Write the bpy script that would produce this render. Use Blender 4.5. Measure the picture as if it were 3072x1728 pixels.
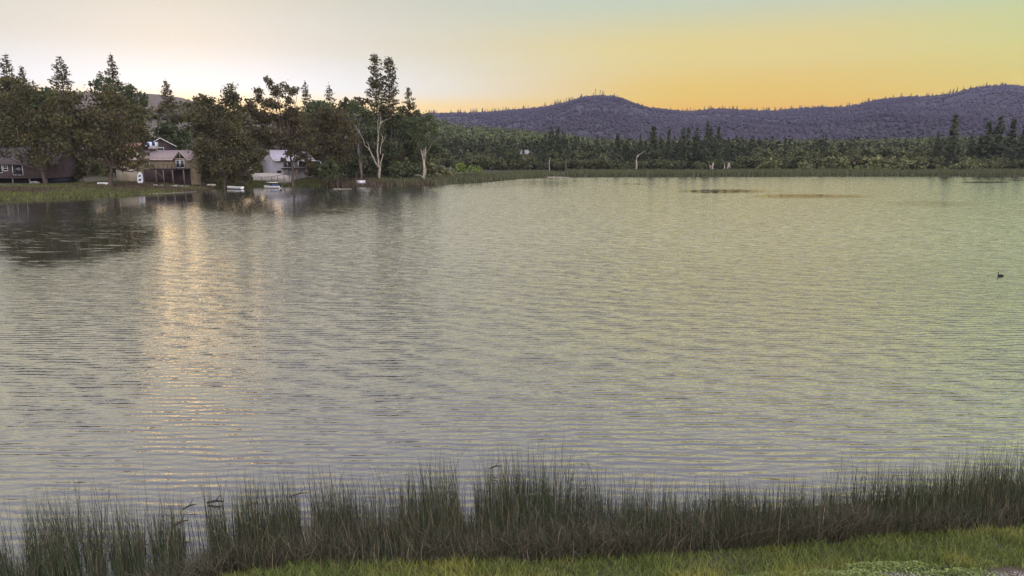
import bpy, math, random
import numpy as np

R = math.radians
for o in list(bpy.data.objects):
    bpy.data.objects.remove(o)
SC = bpy.context.scene
COL = SC.collection

# ------------------------------------------------------------------ camera, sky, sun, exposure
F, CH, PITCH = 2048.0, 8.0, R(10.9)      # focal length in photograph pixels, camera height, pitch
SUN_AZ, SUN_EL = R(-25.0), R(4.8)        # where the sun has just gone down, left of centre

cam = bpy.data.cameras.new('camera')
cam.lens, cam.sensor_width, cam.clip_end, cam.clip_start = 24.0, 36.0, 20000.0, 0.1
camo = bpy.data.objects.new('camera', cam)
COL.objects.link(camo)
camo.location = (0, 0, CH)
camo.rotation_euler = (R(90) - PITCH, 0, 0)
SC.camera = camo

world = bpy.data.worlds.new('World')
SC.world = world
world.use_nodes = True
WN, WL = world.node_tree.nodes, world.node_tree.links
WN.clear()


def wn(t, **k):
    n = WN.new(t)
    for a, b in k.items():
        setattr(n, a, b)
    return n


def wmath(op, a, b=None, clamp=False):
    n = wn('ShaderNodeMath', operation=op, use_clamp=clamp)
    for i, v in enumerate((a, b)):
        if v is None:
            continue
        if isinstance(v, (int, float)):
            n.inputs[i].default_value = v
        else:
            WL.new(v, n.inputs[i])
    return n.outputs[0]


def srgb(r, g, b, k=1.0):
    f = lambda c: ((c / 255 + 0.055) / 1.055) ** 2.4 if c > 10 else c / 255 / 12.92
    return (f(r) * k, f(g) * k, f(b) * k, 1.0)


wtc = wn('ShaderNodeTexCoord')
wsep = wn('ShaderNodeSeparateXYZ')
WL.new(wtc.outputs['Generated'], wsep.inputs[0])
wx, wy, wz = wsep.outputs
elev = wmath('SQRT', wmath('MAXIMUM', wz, 0.0))          # sqrt(sin elevation): fine steps near the horizon
az = wmath('ARCTAN2', wx, wy)
dang = wmath('ABSOLUTE', wmath('SUBTRACT', az, SUN_AZ))
dang = wmath('MINIMUM', dang, wmath('SUBTRACT', 2 * math.pi, dang))   # angle from the sun's bearing


def ramp(stops):
    n = wn('ShaderNodeValToRGB')
    n.color_ramp.interpolation = 'EASE'
    e = n.color_ramp.elements
    while len(e) > 1:
        e.remove(e[-1])
    for i, (deg, c) in enumerate(stops):
        pos = math.sqrt(max(0, math.sin(R(deg))))
        if i == 0:
            e[0].position, e[0].color = pos, c
        else:
            x = e.new(pos)
            x.color = c
    WL.new(elev, n.inputs[0])
    return n.outputs[0]


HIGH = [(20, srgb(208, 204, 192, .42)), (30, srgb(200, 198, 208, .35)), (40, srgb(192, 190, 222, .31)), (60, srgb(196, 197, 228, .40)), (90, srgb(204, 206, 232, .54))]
KS = 0.236     # the low sky, before exposure
r_sun = ramp([(0, srgb(255, 172, 40, 1.0 * KS)), (2.2, srgb(252, 194, 70, .98 * KS)), (3.8, srgb(236, 218, 170, KS)),
              (5.2, srgb(216, 232, 246, .98 * KS)), (9, srgb(212, 214, 208, .90 * KS)), (12.5, srgb(200, 201, 186, .95 * KS)), (15, srgb(214, 204, 172, .46))] + HIGH)
r_mid = ramp([(0, srgb(240, 176, 0, .93 * KS)), (3.2, srgb(238, 180, 0, .93 * KS)), (5.0, srgb(230, 193, 52, .96 * KS)),
              (8, srgb(221, 202, 118, KS)), (12.5, srgb(188, 200, 176, KS)), (15, srgb(221, 210, 138, .57))] + HIGH)
r_off = ramp([(0, srgb(230, 188, 10, KS)), (4.2, srgb(222, 200, 48, KS)), (6.5, srgb(208, 206, 104, KS)),
              (9, srgb(190, 206, 138, KS)), (12.5, srgb(140, 202, 188, KS)), (15, srgb(212, 217, 138, .56)), (20, srgb(202, 206, 190, .42))] + HIGH[1:])


# the eastern sky behind the camera, unseen and brightened to light the land
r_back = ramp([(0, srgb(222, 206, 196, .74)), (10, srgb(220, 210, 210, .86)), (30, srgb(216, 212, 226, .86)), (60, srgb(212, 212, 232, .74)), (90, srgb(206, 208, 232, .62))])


def wstep(lo, hi):
    n = wn('ShaderNodeMapRange', interpolation_type='SMOOTHSTEP')
    n.inputs['From Min'].default_value, n.inputs['From Max'].default_value = R(lo), R(hi)
    WL.new(dang, n.inputs['Value'])
    return n.outputs['Result']


def wmix(f, a, b):
    n = wn('ShaderNodeMix', data_type='RGBA')
    WL.new(f, n.inputs[0])
    WL.new(a, n.inputs[6])
    WL.new(b, n.inputs[7])
    return n.outputs[2]


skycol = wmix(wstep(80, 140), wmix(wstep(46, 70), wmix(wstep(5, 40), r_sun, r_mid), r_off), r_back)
nish = wn('ShaderNodeTexSky', sky_type='NISHITA', sun_disc=False, sun_elevation=SUN_EL, sun_rotation=SUN_AZ)
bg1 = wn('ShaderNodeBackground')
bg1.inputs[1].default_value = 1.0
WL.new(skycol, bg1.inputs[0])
bg2 = wn('ShaderNodeBackground')
bg2.inputs[1].default_value = 0.003
WL.new(nish.outputs[0], bg2.inputs[0])
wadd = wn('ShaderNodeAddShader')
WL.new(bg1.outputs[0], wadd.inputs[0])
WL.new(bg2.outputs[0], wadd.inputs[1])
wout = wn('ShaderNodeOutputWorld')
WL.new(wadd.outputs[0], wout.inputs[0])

sun = bpy.data.lights.new('sun', 'SUN')
sun.energy, sun.angle, sun.color = 0.021, R(13), (1.0, 0.58, 0.16)
suno = bpy.data.objects.new('sun', sun)
COL.objects.link(suno)
suno.rotation_euler = (R(90) - SUN_EL, 0, math.pi - SUN_AZ)
suno.location = (0, 0, 60)

SC.view_settings.view_transform = 'Standard'
SC.view_settings.look = 'None'
SC.view_settings.exposure = 2.15
SC.view_settings.gamma = 1.0
SC.view_settings.use_curve_mapping = False
SC.render.engine = 'CYCLES'
SC.cycles.use_denoising = True
SC.cycles.denoising_prefilter = 'NONE'
SC.cycles.max_bounces = 6
SC.cycles.transparent_max_bounces = 4
SC.cycles.volume_bounces = 0
SC.cycles.sample_clamp_indirect = 4.0


# ------------------------------------------------------------------ where things stand
def ray(px, py):
    r, u = (px - 1536) / F, (864 - py) / F
    c, s = math.cos(PITCH), math.sin(PITCH)
    return np.array([r, c + u * s, -s + u * c])


def P(px, py, z=0.0):
    d = ray(px, py)
    return np.array([0, 0, CH]) + d * ((z - CH) / d[2])


def ZD(py, Y):
    return CH + Y * math.tan(math.atan((864 - py) / F) - PITCH)


def XD(px, Y, z=2.0):
    return (px - 1536) / F * (Y * math.cos(PITCH) + (CH - z) * math.sin(PITCH))


def mpp(Y):
    return (Y * math.cos(PITCH) + 1.2) / F


# ------------------------------------------------------------------ mesh helpers
class MB:
    """collects quads and triangles, links them as ONE mesh object"""

    def __init__(s):
        s.V, s.F, s.T, s.n, s.C = [], [], [], 0, []

    def add(s, V, Q, col=None):
        V = np.asarray(V, float).reshape(-1, 3)
        Q = np.asarray(Q, int)
        s.V.append(V)
        (s.F if Q.shape[1] == 4 else s.T).append(Q + s.n)
        s.n += len(V)
        if col is None:
            col = np.ones((len(V), 3)) * 0.5
        s.C.append(np.broadcast_to(np.asarray(col, float), (len(V), 3)))
        return s

    def box(s, x0, x1, y0, y1, z0, z1):
        V = [(x, y, z) for z in (z0, z1) for y in (y0, y1) for x in (x0, x1)]
        return s.add(V, [(0, 2, 3, 1), (4, 5, 7, 6), (0, 1, 5, 4), (2, 6, 7, 3), (0, 4, 6, 2), (1, 3, 7, 5)])

    def tube(s, pts, rad, k=6):
        pts = np.asarray(pts, float)
        n = len(pts)
        rad = np.broadcast_to(np.asarray(rad, float), (n,))
        t = np.gradient(pts, axis=0)
        t /= np.linalg.norm(t, axis=1)[:, None] + 1e-9
        ref = np.where(np.abs(t[:, 2:3]) > 0.9, np.array([[1., 0, 0]]), np.array([[0, 0, 1.]]))
        a = np.cross(t, ref)
        a /= np.linalg.norm(a, axis=1)[:, None] + 1e-9
        b = np.cross(t, a)
        th = np.arange(k) / k * 2 * math.pi
        V = pts[:, None] + rad[:, None, None] * (np.cos(th)[None, :, None] * a[:, None] + np.sin(th)[None, :, None] * b[:, None])
        Q = [(i * k + j, i * k + (j + 1) % k, (i + 1) * k + (j + 1) % k, (i + 1) * k + j) for i in range(n - 1) for j in range(k)]
        s.add(V.reshape(-1, 3), Q)
        c0 = np.vstack([pts[0], V[0]])
        s.add(c0, [(0, 1 + (j + 1) % k, 1 + j) for j in range(k)])
        c1 = np.vstack([pts[-1], V[-1]])
        s.add(c1, [(0, 1 + j, 1 + (j + 1) % k) for j in range(k)])
        return s

    def grid(s, G):
        a, b = G.shape[:2]
        i = np.arange(a * b).reshape(a, b)
        Q = np.stack([i[:-1, :-1], i[:-1, 1:], i[1:, 1:], i[1:, :-1]], -1).reshape(-1, 4)
        return s.add(G.reshape(-1, 3), Q)

    def leaves(s, Cn, size, rng, col=None, ratio=0.6, flat=0.0):
        Cn = np.asarray(Cn)
        n = len(Cn)
        size = np.broadcast_to(np.asarray(size, float), (n,))[:, None]
        a = rng.normal(size=(n, 3))
        a[:, 2] *= (1 - flat)
        a /= np.linalg.norm(a, axis=1)[:, None]
        b = np.cross(a, rng.normal(size=(n, 3)))
        b /= np.linalg.norm(b, axis=1)[:, None] + 1e-9
        V = np.stack([Cn + a * size, Cn + b * size * ratio, Cn - a * size, Cn - b * size * ratio], 1)
        c = None if col is None else np.repeat(np.broadcast_to(col, (n, 3)), 4, axis=0)
        return s.add(V.reshape(-1, 3), np.arange(4 * n).reshape(n, 4), c)

    def mesh(s, name, mat, smooth=False, color=False):
        me = bpy.data.meshes.new(name)
        V = np.vstack(s.V)
        Fq = np.vstack(s.F) if s.F else np.zeros((0, 4), int)
        Ft = np.vstack(s.T) if s.T else np.zeros((0, 3), int)
        me.vertices.add(len(V))
        me.vertices.foreach_set('co', V.astype(np.float32).ravel())
        nl = Fq.size + Ft.size
        me.loops.add(nl)
        me.loops.foreach_set('vertex_index', np.concatenate([Fq.ravel(), Ft.ravel()]).astype(np.int32))
        me.polygons.add(len(Fq) + len(Ft))
        st = np.concatenate([np.arange(len(Fq)) * 4, len(Fq) * 4 + np.arange(len(Ft)) * 3]).astype(np.int32)
        me.polygons.foreach_set('loop_start', st)
        if smooth:
            me.polygons.foreach_set('use_smooth', np.ones(len(Fq) + len(Ft), bool))
        if color:
            at = me.attributes.new('tint', 'FLOAT_COLOR', 'POINT')
            c = np.hstack([np.vstack(s.C), np.ones((len(V), 1))]).astype(np.float32)
            at.data.foreach_set('color', c.ravel())
        me.update(calc_edges=True)
        me.validate()
        me.materials.append(mat)
        return me

    def build(s, name, mat, parent=None, loc=None, smooth=False, color=False):
        return link(name, s.mesh(name, mat, smooth, color), parent, loc)


def link(name, me, parent=None, loc=None):
    o = bpy.data.objects.new(name, me)
    COL.objects.link(o)
    if parent:
        o.parent = parent
    if loc is not None:
        o.location = loc
    return o


def tag(o, label=None, cat=None, group=None, kind=None):
    for k, v in (('label', label), ('category', cat), ('group', group), ('kind', kind)):
        if v:
            o[k] = v
    return o


def thing(name, label, cat, loc, rz=0.0, group=None):
    o = link(name, None)
    o.location = loc
    o.rotation_euler = (0, 0, rz)
    o.empty_display_size = 0.3
    return tag(o, label, cat, group)


def dup(root, loc, rz, sc, label, group):
    r = root.copy()
    COL.objects.link(r)
    r.location, r.rotation_euler, r.scale = loc, (0, 0, rz), sc
    r['label'] = label
    if group:
        r['group'] = group
    for ch in root.children:
        c = ch.copy()
        COL.objects.link(c)
        c.parent = r
    return r


# smooth value noise on arrays
def vnoise(x, y, seed=0):
    x = np.asarray(x, float)
    y = np.asarray(y, float)
    xi, yi = np.floor(x).astype(np.int64), np.floor(y).astype(np.int64)
    fx, fy = x - xi, y - yi
    fx, fy = fx * fx * (3 - 2 * fx), fy * fy * (3 - 2 * fy)

    def h(a, b):
        v = (a * 374761393 + b * 668265263 + seed * 974634721) & 0xffffffff
        v = ((v ^ (v >> 13)) * 1274126177) & 0xffffffff
        return ((v ^ (v >> 16)) & 0xffff) / 65535.0
    return (h(xi, yi) * (1 - fx) + h(xi + 1, yi) * fx) * (1 - fy) + (h(xi, yi + 1) * (1 - fx) + h(xi + 1, yi + 1) * fx) * fy


def fbm(x, y, seed=0, o=4):
    t, a, k = 0, 0.5, 1.0
    for i in range(o):
        t = t + a * vnoise(x * k, y * k, seed + i)
        a, k = a * 0.5, k * 2.03
    return t


# ------------------------------------------------------------------ materials
def mat(name, rgb, rough=0.9, var=0.25, scale=1.0, rgb2=None, tint=False, island=0.0, bump=0.0, trans=0.0, spec=0.2, coord='Object', hue=None):
    m = bpy.data.materials.new(name)
    m.use_nodes = True
    N, L = m.node_tree.nodes, m.node_tree.links
    b = N['Principled BSDF']
    b.inputs['Roughness'].default_value = rough
    b.inputs['Specular IOR Level'].default_value = spec
    tc = N.new('ShaderNodeTexCoord')
    nz = N.new('ShaderNodeTexNoise')
    nz.inputs['Scale'].default_value = scale
    nz.inputs['Detail'].default_value = 6
    L.new(tc.outputs[coord], nz.inputs['Vector'])
    mx = N.new('ShaderNodeMix')
    mx.data_type = 'RGBA'
    mr = N.new('ShaderNodeMapRange')
    mr.inputs['From Min'].default_value, mr.inputs['From Max'].default_value = 0.35, 0.65
    L.new(nz.outputs['Fac'], mr.inputs['Value'])
    L.new(mr.outputs[0], mx.inputs[0])
    c2 = rgb2 or tuple(c * (1 - var) for c in rgb)
    mx.inputs[6].default_value = (*rgb, 1)
    mx.inputs[7].default_value = (*c2, 1)
    out = mx.outputs[2]
    if tint:
        at = N.new('ShaderNodeAttribute')
        at.attribute_name = 'tint'
        out = at.outputs['Color']
    if island or hue:
        g = N.new('ShaderNodeNewGeometry')
        hs = N.new('ShaderNodeHueSaturation')
        a = N.new('ShaderNodeMapRange')
        a.inputs['To Min'].default_value, a.inputs['To Max'].default_value = 1 - island, 1 + island
        L.new(g.outputs['Random Per Island'], a.inputs['Value'])
        L.new(a.outputs[0], hs.inputs['Value'])
        if hue:
            q = N.new('ShaderNodeMath')
            q.operation = 'FRACT'
            q2 = N.new('ShaderNodeMath')
            q2.operation = 'MULTIPLY'
            q2.inputs[1].default_value = 37.7
            L.new(g.outputs['Random Per Island'], q2.inputs[0])
            L.new(q2.outputs[0], q.inputs[0])
            h = N.new('ShaderNodeMapRange')
            h.inputs['To Min'].default_value, h.inputs['To Max'].default_value = 0.5 - hue, 0.5 + hue
            L.new(q.outputs[0], h.inputs['Value'])
            L.new(h.outputs[0], hs.inputs['Hue'])
        L.new(out, hs.inputs['Color'])
        out = hs.outputs[0]
    L.new(out, b.inputs['Base Color'])
    if bump:
        bp = N.new('ShaderNodeBump')
        bp.inputs['Strength'].default_value = bump
        L.new(nz.outputs['Fac'], bp.inputs['Height'])
        L.new(bp.outputs[0], b.inputs['Normal'])
    if trans:
        t = N.new('ShaderNodeBsdfTranslucent')
        L.new(out, t.inputs[0])
        ms = N.new('ShaderNodeMixShader')
        ms.inputs[0].default_value = trans
        L.new(b.outputs[0], ms.inputs[1])
        L.new(t.outputs[0], ms.inputs[2])
        L.new(ms.outputs[0], N['Material Output'].inputs['Surface'])
    return m


M = {}
M['oak'] = mat('oak_leaf', (.115, .099, .036), island=.5, hue=.03, trans=.3, rgb2=(.082, .082, .042), scale=.25)
M['green'] = mat('green_leaf', (0.109, 0.123, 0.051), island=.5, hue=.03, trans=.3, rgb2=(0.072, 0.094, 0.043), scale=.25)
M['reddish'] = mat('reddish_leaf', (.112, .088, .038), island=.5, hue=.03, trans=.3, rgb2=(0.090, 0.083, 0.042), scale=.25)
M['needle'] = mat('pine_needle', (0.112, 0.092, 0.039), island=.5, hue=.03, trans=.25, rgb2=(0.077, 0.077, 0.036), scale=.3)
M['far_needle'] = mat('conifer_needle', (.082, .096, .046), island=.45, hue=.03, trans=.2, rgb2=(.060, .076, .042), scale=.2)
M['far_leaf'] = mat('woodland_leaf', (.118, .12, .05), island=.45, hue=.03, trans=.2, rgb2=(.084, .100, .046), scale=.2)
M['olive_leaf'] = mat('olive_leaf', (.18, .185, .072), island=.45, hue=.03, trans=.2, rgb2=(.115, .125, .06), scale=.2)
M['bright_leaf'] = mat('bright_willow_leaf', (.20, .26, .06), island=.35, hue=.02, trans=.3, scale=.4)
M['bark'] = mat('bark', (.10, .075, .055), scale=2, bump=.4)
M['pale_bark'] = mat('pale_bark', (.42, .37, .29), rgb2=(.2, .165, .125), scale=1.2, bump=.3)
M['dead_wood'] = mat('bleached_wood', (.36, .32, .26), rgb2=(.24, .2, .16), scale=2)
M['grey_bark'] = mat('grey_bark', (.2, .17, .13), scale=1.4, bump=.3)
M['wet_wood'] = mat('wet_driftwood', (.035, .03, .027), scale=6, bump=.4, rough=.6)
M['dry_stalk'] = mat('dry_stalk', (.24, .2, .13), scale=9)
M['reed'] = mat('reed_stem', (.1, .1, .1), tint=True, trans=.2, rough=.7)
M['grass'] = mat('grass_blade', (.1, .1, .1), tint=True, trans=.3, rough=.7)
M['far_reed'] = mat('far_reed', (.1, .1, .1), tint=True, trans=.15)
M['stone'] = mat('pale_stone', (.34, .32, .29), rgb2=(.2, .19, .17), scale=1.5, bump=.4)
M['gravel'] = mat('gravel_stone', (.1, .1, .1), tint=True)
M['white'] = mat('white_paint', (.78, .77, .73), var=.12, scale=1.5, rough=.6)
M['cream'] = mat('cream_stucco', (.66, .58, .43), var=.2, scale=.8)
M['tan'] = mat('tan_siding', (.34, .27, .17), var=.25, scale=.8)
M['brownwall'] = mat('brown_siding', (.085, .062, .055), var=.3, scale=.8)
M['darkwood'] = mat('dark_deck_wood', (.07, .055, .045), var=.3, scale=2)
M['deckwood'] = mat('deck_timber', (.22, .17, .12), var=.3, scale=2)
M['tanroof'] = mat('tan_shingle_roof', (.33, .255, .225), var=.25, scale=2.5, bump=.2)
M['redroof'] = mat('rust_roof', (.32, .17, .10), var=.25, scale=2.5)
M['greyroof'] = mat('pale_grey_roof', (.52, .46, .48), var=.2, scale=2.0)
M['darkroof'] = mat('dark_shingle_roof', (.085, .07, .062), var=.3, scale=2.5)
M['greywall'] = mat('grey_white_siding', (.50, .48, .49), var=.15, scale=.8)
M['concrete'] = mat('pale_concrete', (.60, .54, .45), var=.22, scale=.9)
M['glass'] = mat('window_glass', (.03, .035, .04), rough=.08, spec=.6)
M['black'] = mat('black_metal', (.02, .02, .022), rough=.5)
M['blue'] = mat('blue_plastic', (.03, .06, .20), rough=.4)
M['bird'] = mat('dark_plumage', (.012, .011, .012), rough=.6)
M['palefeather'] = mat('pale_plumage', (.30, .26, .2), rough=.7)
M['steel'] = mat('grey_steel', (.10, .085, .06), rough=.6)

# ------------------------------------------------------------------ lake outline and land heights
far_px = [(0, 600), (100, 597), (250, 592), (400, 585), (590, 575), (625, 569), (650, 563), (760, 560), (850, 558),
          (1120, 558), (1230, 557), (1300, 553), (1420, 548), (1500, 540), (1560, 535), (1700, 531), (2000, 531),
          (2200, 530), (2600, 529), (3072, 529)]
near_px = [(3072, 1475), (2500, 1525), (2000, 1570), (1500, 1595), (1100, 1600), (800, 1650), (600, 1740)]
LAKE = [tuple(P(*q)[:2]) for q in far_px] + [(330, 285), (470, 255), (520, 150), (400, 60), (80, 27), (40, 25), (20, 19.5)] \
    + [tuple(P(*q)[:2]) for q in near_px] + [(-7, 8.6), (-11, 7.6), (-25, 6.5), (-60, 8), (-130, 40), (-150, 100), (-125, 124)]
LAKE = np.array(LAKE)


def shore(X, Y):
    """signed distance to the water's edge, positive on land"""
    X = np.asarray(X, float)
    Y = np.asarray(Y, float)
    A, B = LAKE, np.roll(LAKE, -1, 0)
    d = np.full(X.shape, 1e9)
    ins = np.zeros(X.shape, bool)
    for (ax, ay), (bx, by) in zip(A, B):
        ex, ey = bx - ax, by - ay
        t = np.clip(((X - ax) * ex + (Y - ay) * ey) / (ex * ex + ey * ey), 0, 1)
        d = np.minimum(d, np.hypot(X - ax - t * ex, Y - ay - t * ey))
        c = (ay > Y) != (by > Y)
        with np.errstate(divide='ignore', invalid='ignore'):
            ins ^= c & (X < ex * (Y - ay) / (ey if ey else 1e-9) + ax)
    return np.where(ins, -d, d)


def sstep(a, b, x):
    t = np.clip((x - a) / (b - a), 0, 1)
    return t * t * (3 - 2 * t)


def Hs(X, Y):
    X = np.asarray(X, float)
    Y = np.asarray(Y, float)
    s = shore(X, Y)
    cap = 1.2 + 1.2 * sstep(0, -60, X)
    cap = np.where(Y < 60, 0.55, cap)
    land = 0.04 + cap * (1 - np.exp(-np.maximum(s, 0) * 0.1 / cap))
    land = land + np.maximum(Y - 235, 0) * 0.02 * sstep(-20, -60, X)
    land = land + 0.25 * (fbm(X * .12, Y * .12, 3) - .5) * np.clip(s / 6, 0, 1)
    bed = np.maximum(0.14 * s, -1.6) + 0.02
    return np.where(s > 0, land, bed)


def H(x, y):
    return float(Hs(np.array([x]), np.array([y]))[0])


def at(px, Y, dz=0.0):
    x = XD(px, Y)
    return (x, Y, H(x, Y) + dz)


# ground: one polar sheet to the horizon
azs = np.concatenate([np.linspace(-180, -50, 40)[:-1], np.linspace(-50, 50, 420), np.linspace(50, 180, 40)[1:]])
rs = np.concatenate([np.linspace(1.5, 22, 60), np.geomspace(23, 100, 30), np.linspace(102, 330, 150), np.geomspace(336, 3700, 50)])
A_, R_ = np.meshgrid(np.radians(azs), rs)
GX, GY = R_ * np.sin(A_), R_ * np.cos(A_)
GZ = Hs(GX, GY)
gm = mat('ground_soil', (.075, .075, .032), rgb2=(.085, .066, .045), scale=.35, bump=.3)
gb = MB()
gb.grid(np.stack([GX, GY, GZ], -1))
ground = gb.build('ground', gm, smooth=True)
tag(ground, 'grassy earth around the lake', None, None, 'structure')

# ------------------------------------------------------------------ water
wm = bpy.data.materials.new('lake_water')
wm.use_nodes = True
N, L = wm.node_tree.nodes, wm.node_tree.links
pb = N['Principled BSDF']
pb.inputs['Base Color'].default_value = (.032, .032, .021, 1)
pb.inputs['Roughness'].default_value = 0.045
pb.inputs['IOR'].default_value = 2.6


def nn(t, **k):
    n = N.new(t)
    for a, b in k.items():
        setattr(n, a, b)
    return n


def mth(op, a, b=None, c=None):
    n = nn('ShaderNodeMath', operation=op)
    for i, v in enumerate((a, b, c)):
        if v is None:
            continue
        if isinstance(v, (int, float)):
            n.inputs[i].default_value = v
        else:
            L.new(v, n.inputs[i])
    return n.outputs[0]


geo = nn('ShaderNodeNewGeometry')


def mapped(sx, sy, rot=0.0, off=0.0):
    n = nn('ShaderNodeMapping')
    n.inputs['Scale'].default_value = (sx, sy, 1)
    n.inputs['Rotation'].default_value = (0, 0, rot)
    n.inputs['Location'].default_value = (off, off * .7, 0)
    L.new(geo.outputs['Position'], n.inputs[0])
    return n.outputs[0]


def noise(vec, scale=1.0, det=2.0, rough=.5, dist=0.0):
    n = nn('ShaderNodeTexNoise')
    n.inputs['Scale'].default_value = scale
    n.inputs['Detail'].default_value = det
    n.inputs['Roughness'].default_value = rough
    n.inputs['Distortion'].default_value = dist
    L.new(vec, n.inputs['Vector'])
    return n


def wave(rot, scale, dist, dsc):
    # bands run along X, so crests lie across the view
    n = nn('ShaderNodeTexWave', wave_type='BANDS', bands_direction='Y', wave_profile='SIN')
    n.inputs['Scale'].default_value = scale
    n.inputs['Distortion'].default_value = dist
    n.inputs['Detail'].default_value = 1.5
    n.inputs['Detail Scale'].default_value = dsc
    L.new(mapped(1, 1, rot), n.inputs['Vector'])
    return n.outputs['Fac']


# wave texture period along Y = pi/10/scale... (20*scale*y = 2*pi)
h1 = wave(R(2.5), .98, 4.2, .62)
h2 = wave(R(-3.0), .78, 4.6, .55)
h3 = noise(mapped(1.2, 4.4, R(3)), 1.0, 2.0, .5, .4).outputs['Fac']
h4 = noise(mapped(2.6, 7.5, R(-5)), 1.0, 2.0, .5).outputs['Fac']
att = nn('ShaderNodeAttribute', attribute_name='tint')
asep = nn('ShaderNodeSeparateColor')
L.new(att.outputs['Color'], asep.inputs[0])
# how ruffled the surface is here; cat's paws of wind break up the calm patches
paw = nn('ShaderNodeMapRange', interpolation_type='SMOOTHSTEP')
paw.inputs['From Min'].default_value, paw.inputs['From Max'].default_value = .55, .70
L.new(noise(mapped(.28, 1.1, R(2)), 1.0, 3.0, .6).outputs['Fac'], paw.inputs['Value'])
lift = mth('MULTIPLY', mth('MULTIPLY', paw.outputs[0], .95), mth('SUBTRACT', 1.0, asep.outputs[0]))
pawk = mth('MULTIPLY', lift, asep.outputs[2])
chop = mth('ADD', asep.outputs[0], pawk)
hsum = mth('ADD', mth('MULTIPLY', h1, .0058), mth('MULTIPLY', h2, .0070))
hsum = mth('ADD', hsum, mth('MULTIPLY', h3, .022))
hsum = mth('ADD', hsum, mth('MULTIPLY', h4, .009))
hsum = mth('MULTIPLY', hsum, chop)
bmp = nn('ShaderNodeBump')
bmp.inputs['Strength'].default_value = 1.0
bmp.inputs['Distance'].default_value = 1.0
if 'Filter Width' in bmp.inputs:
    bmp.inputs['Filter Width'].default_value = 0.05
L.new(hsum, bmp.inputs['Height'])
# wavelets too small for the height field: slopes straight into the normal
far = mth('ADD', asep.outputs[1], mth('MULTIPLY', pawk, .8))
nzc = noise(mapped(1.1, 3.4), 1.0, 2.5, .6)
sub = nn('ShaderNodeVectorMath', operation='SUBTRACT')
L.new(nzc.outputs['Color'], sub.inputs[0])
sub.inputs[1].default_value = (.5, .5, .5)
ml = nn('ShaderNodeVectorMath', operation='MULTIPLY')
L.new(sub.outputs[0], ml.inputs[0])
ml.inputs[1].default_value = (.10, .72, 0)
sc_ = nn('ShaderNodeVectorMath', operation='SCALE')
L.new(ml.outputs[0], sc_.inputs[0])
L.new(far, sc_.inputs['Scale'])
ad = nn('ShaderNodeVectorMath', operation='ADD')
# at a grazing angle the wavelet faces one sees are those that lean towards this shore
cb_ = nn('ShaderNodeCombineXYZ')
cb_.inputs[2].default_value = 1.0
L.new(mth('MULTIPLY', far, -.125), cb_.inputs[1])
L.new(cb_.outputs[0], ad.inputs[1])
L.new(sc_.outputs[0], ad.inputs[0])
nrm = nn('ShaderNodeVectorMath', operation='NORMALIZE')
L.new(ad.outputs[0], nrm.inputs[0])
L.new(nrm.outputs[0], bmp.inputs['Normal'])
L.new(bmp.outputs[0], pb.inputs['Normal'])

ys = np.concatenate([np.linspace(3, 40, 60), np.geomspace(41, 320, 200)])
xs = np.linspace(-1, 1, 260)
wy_, wx_ = np.meshgrid(ys, xs, indexing='ij')
WX = wx_ * (60 + 1.05 * wy_) + np.where(wx_ > 0, wx_ * 180, wx_ * 40)
WY = wy_


def calm(X, Y):
    """1 = ruffled by wind, small = glassy"""
    r = np.ones(X.shape)
    s = -shore(X, Y)
    # glassy strip in the lee of the left shore
    lee = sstep(62, 20, s + 14 * (fbm(X * .05, Y * .05, 5) - .5)) * sstep(10, -15, X + 30)
    r = r * (1 - .88 * lee)

    dep = np.arctan2(CH, Y)
    qy = 864 + F * np.tan(dep - PITCH)
    qx = 1536 + X * F / (Y * math.cos(PITCH) + CH * math.sin(PITCH))
    wob = fbm(X * .07, Y * .03, 9) - .5

    def patch(px, py, wpx, hpx, amt):
        nonlocal r
        q = ((qx - px) / wpx) ** 2 + ((qy - py) / hpx) ** 2 + 1.1 * wob
        r = r * (1 - amt * sstep(1.05, .1, q))
    patch(2950, 547, 85, 3.0, .97)
    patch(3060, 541, 60, 1.6, .9)
    patch(2170, 574, 140, 7, .86)
    patch(2420, 589, 220, 8, .86)
    patch(1450, 552, 330, 20, .35)
    patch(1900, 552, 60, 2.5, .7)
    patch(2780, 612, 170, 12, .45)
    patch(100, 702, 470, 112, .93)
    patch(860, 620, 330, 45, .55)
    return r


chopv = calm(WX, WY)
nearf = 1 - sstep(22, 75, WY)
wb = MB()
G = np.stack([WX, WY, np.zeros_like(WX)], -1)
wb.grid(G)
tc_ = np.stack([chopv * (.85 + .15 * nearf), chopv * (.08 + .40 * (1 - nearf)), sstep(14, 30, -shore(WX, WY)) * (.5 + .5 * sstep(-20, 10, WX))], -1).reshape(-1, 3)
wb.C = [tc_]
lake = wb.build('lake_water', wm, smooth=True, color=True)
tag(lake, 'wide rippled lake reflecting the evening sky', None, None, 'structure')

# ------------------------------------------------------------------ hills
ridge_px = [(-900, 300), (-400, 290), (0, 300), (440, 320), (800, 345), (1050, 352), (1250, 347), (1300, 342), (1400, 340), (1500, 336),
            (1600, 327), (1650, 319), (1700, 306), (1740, 293), (1790, 288), (1840, 291), (1880, 306), (1940, 325), (2000, 331),
            (2060, 336), (2140, 326), (2200, 330), (2300, 334), (2400, 327), (2500, 322), (2560, 314), (2620, 300), (2700, 291),
            (2780, 289), (2830, 282), (2880, 267), (2950, 257), (3000, 256), (3072, 263), (3200, 285), (3500, 300), (4200, 290)]


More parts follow.
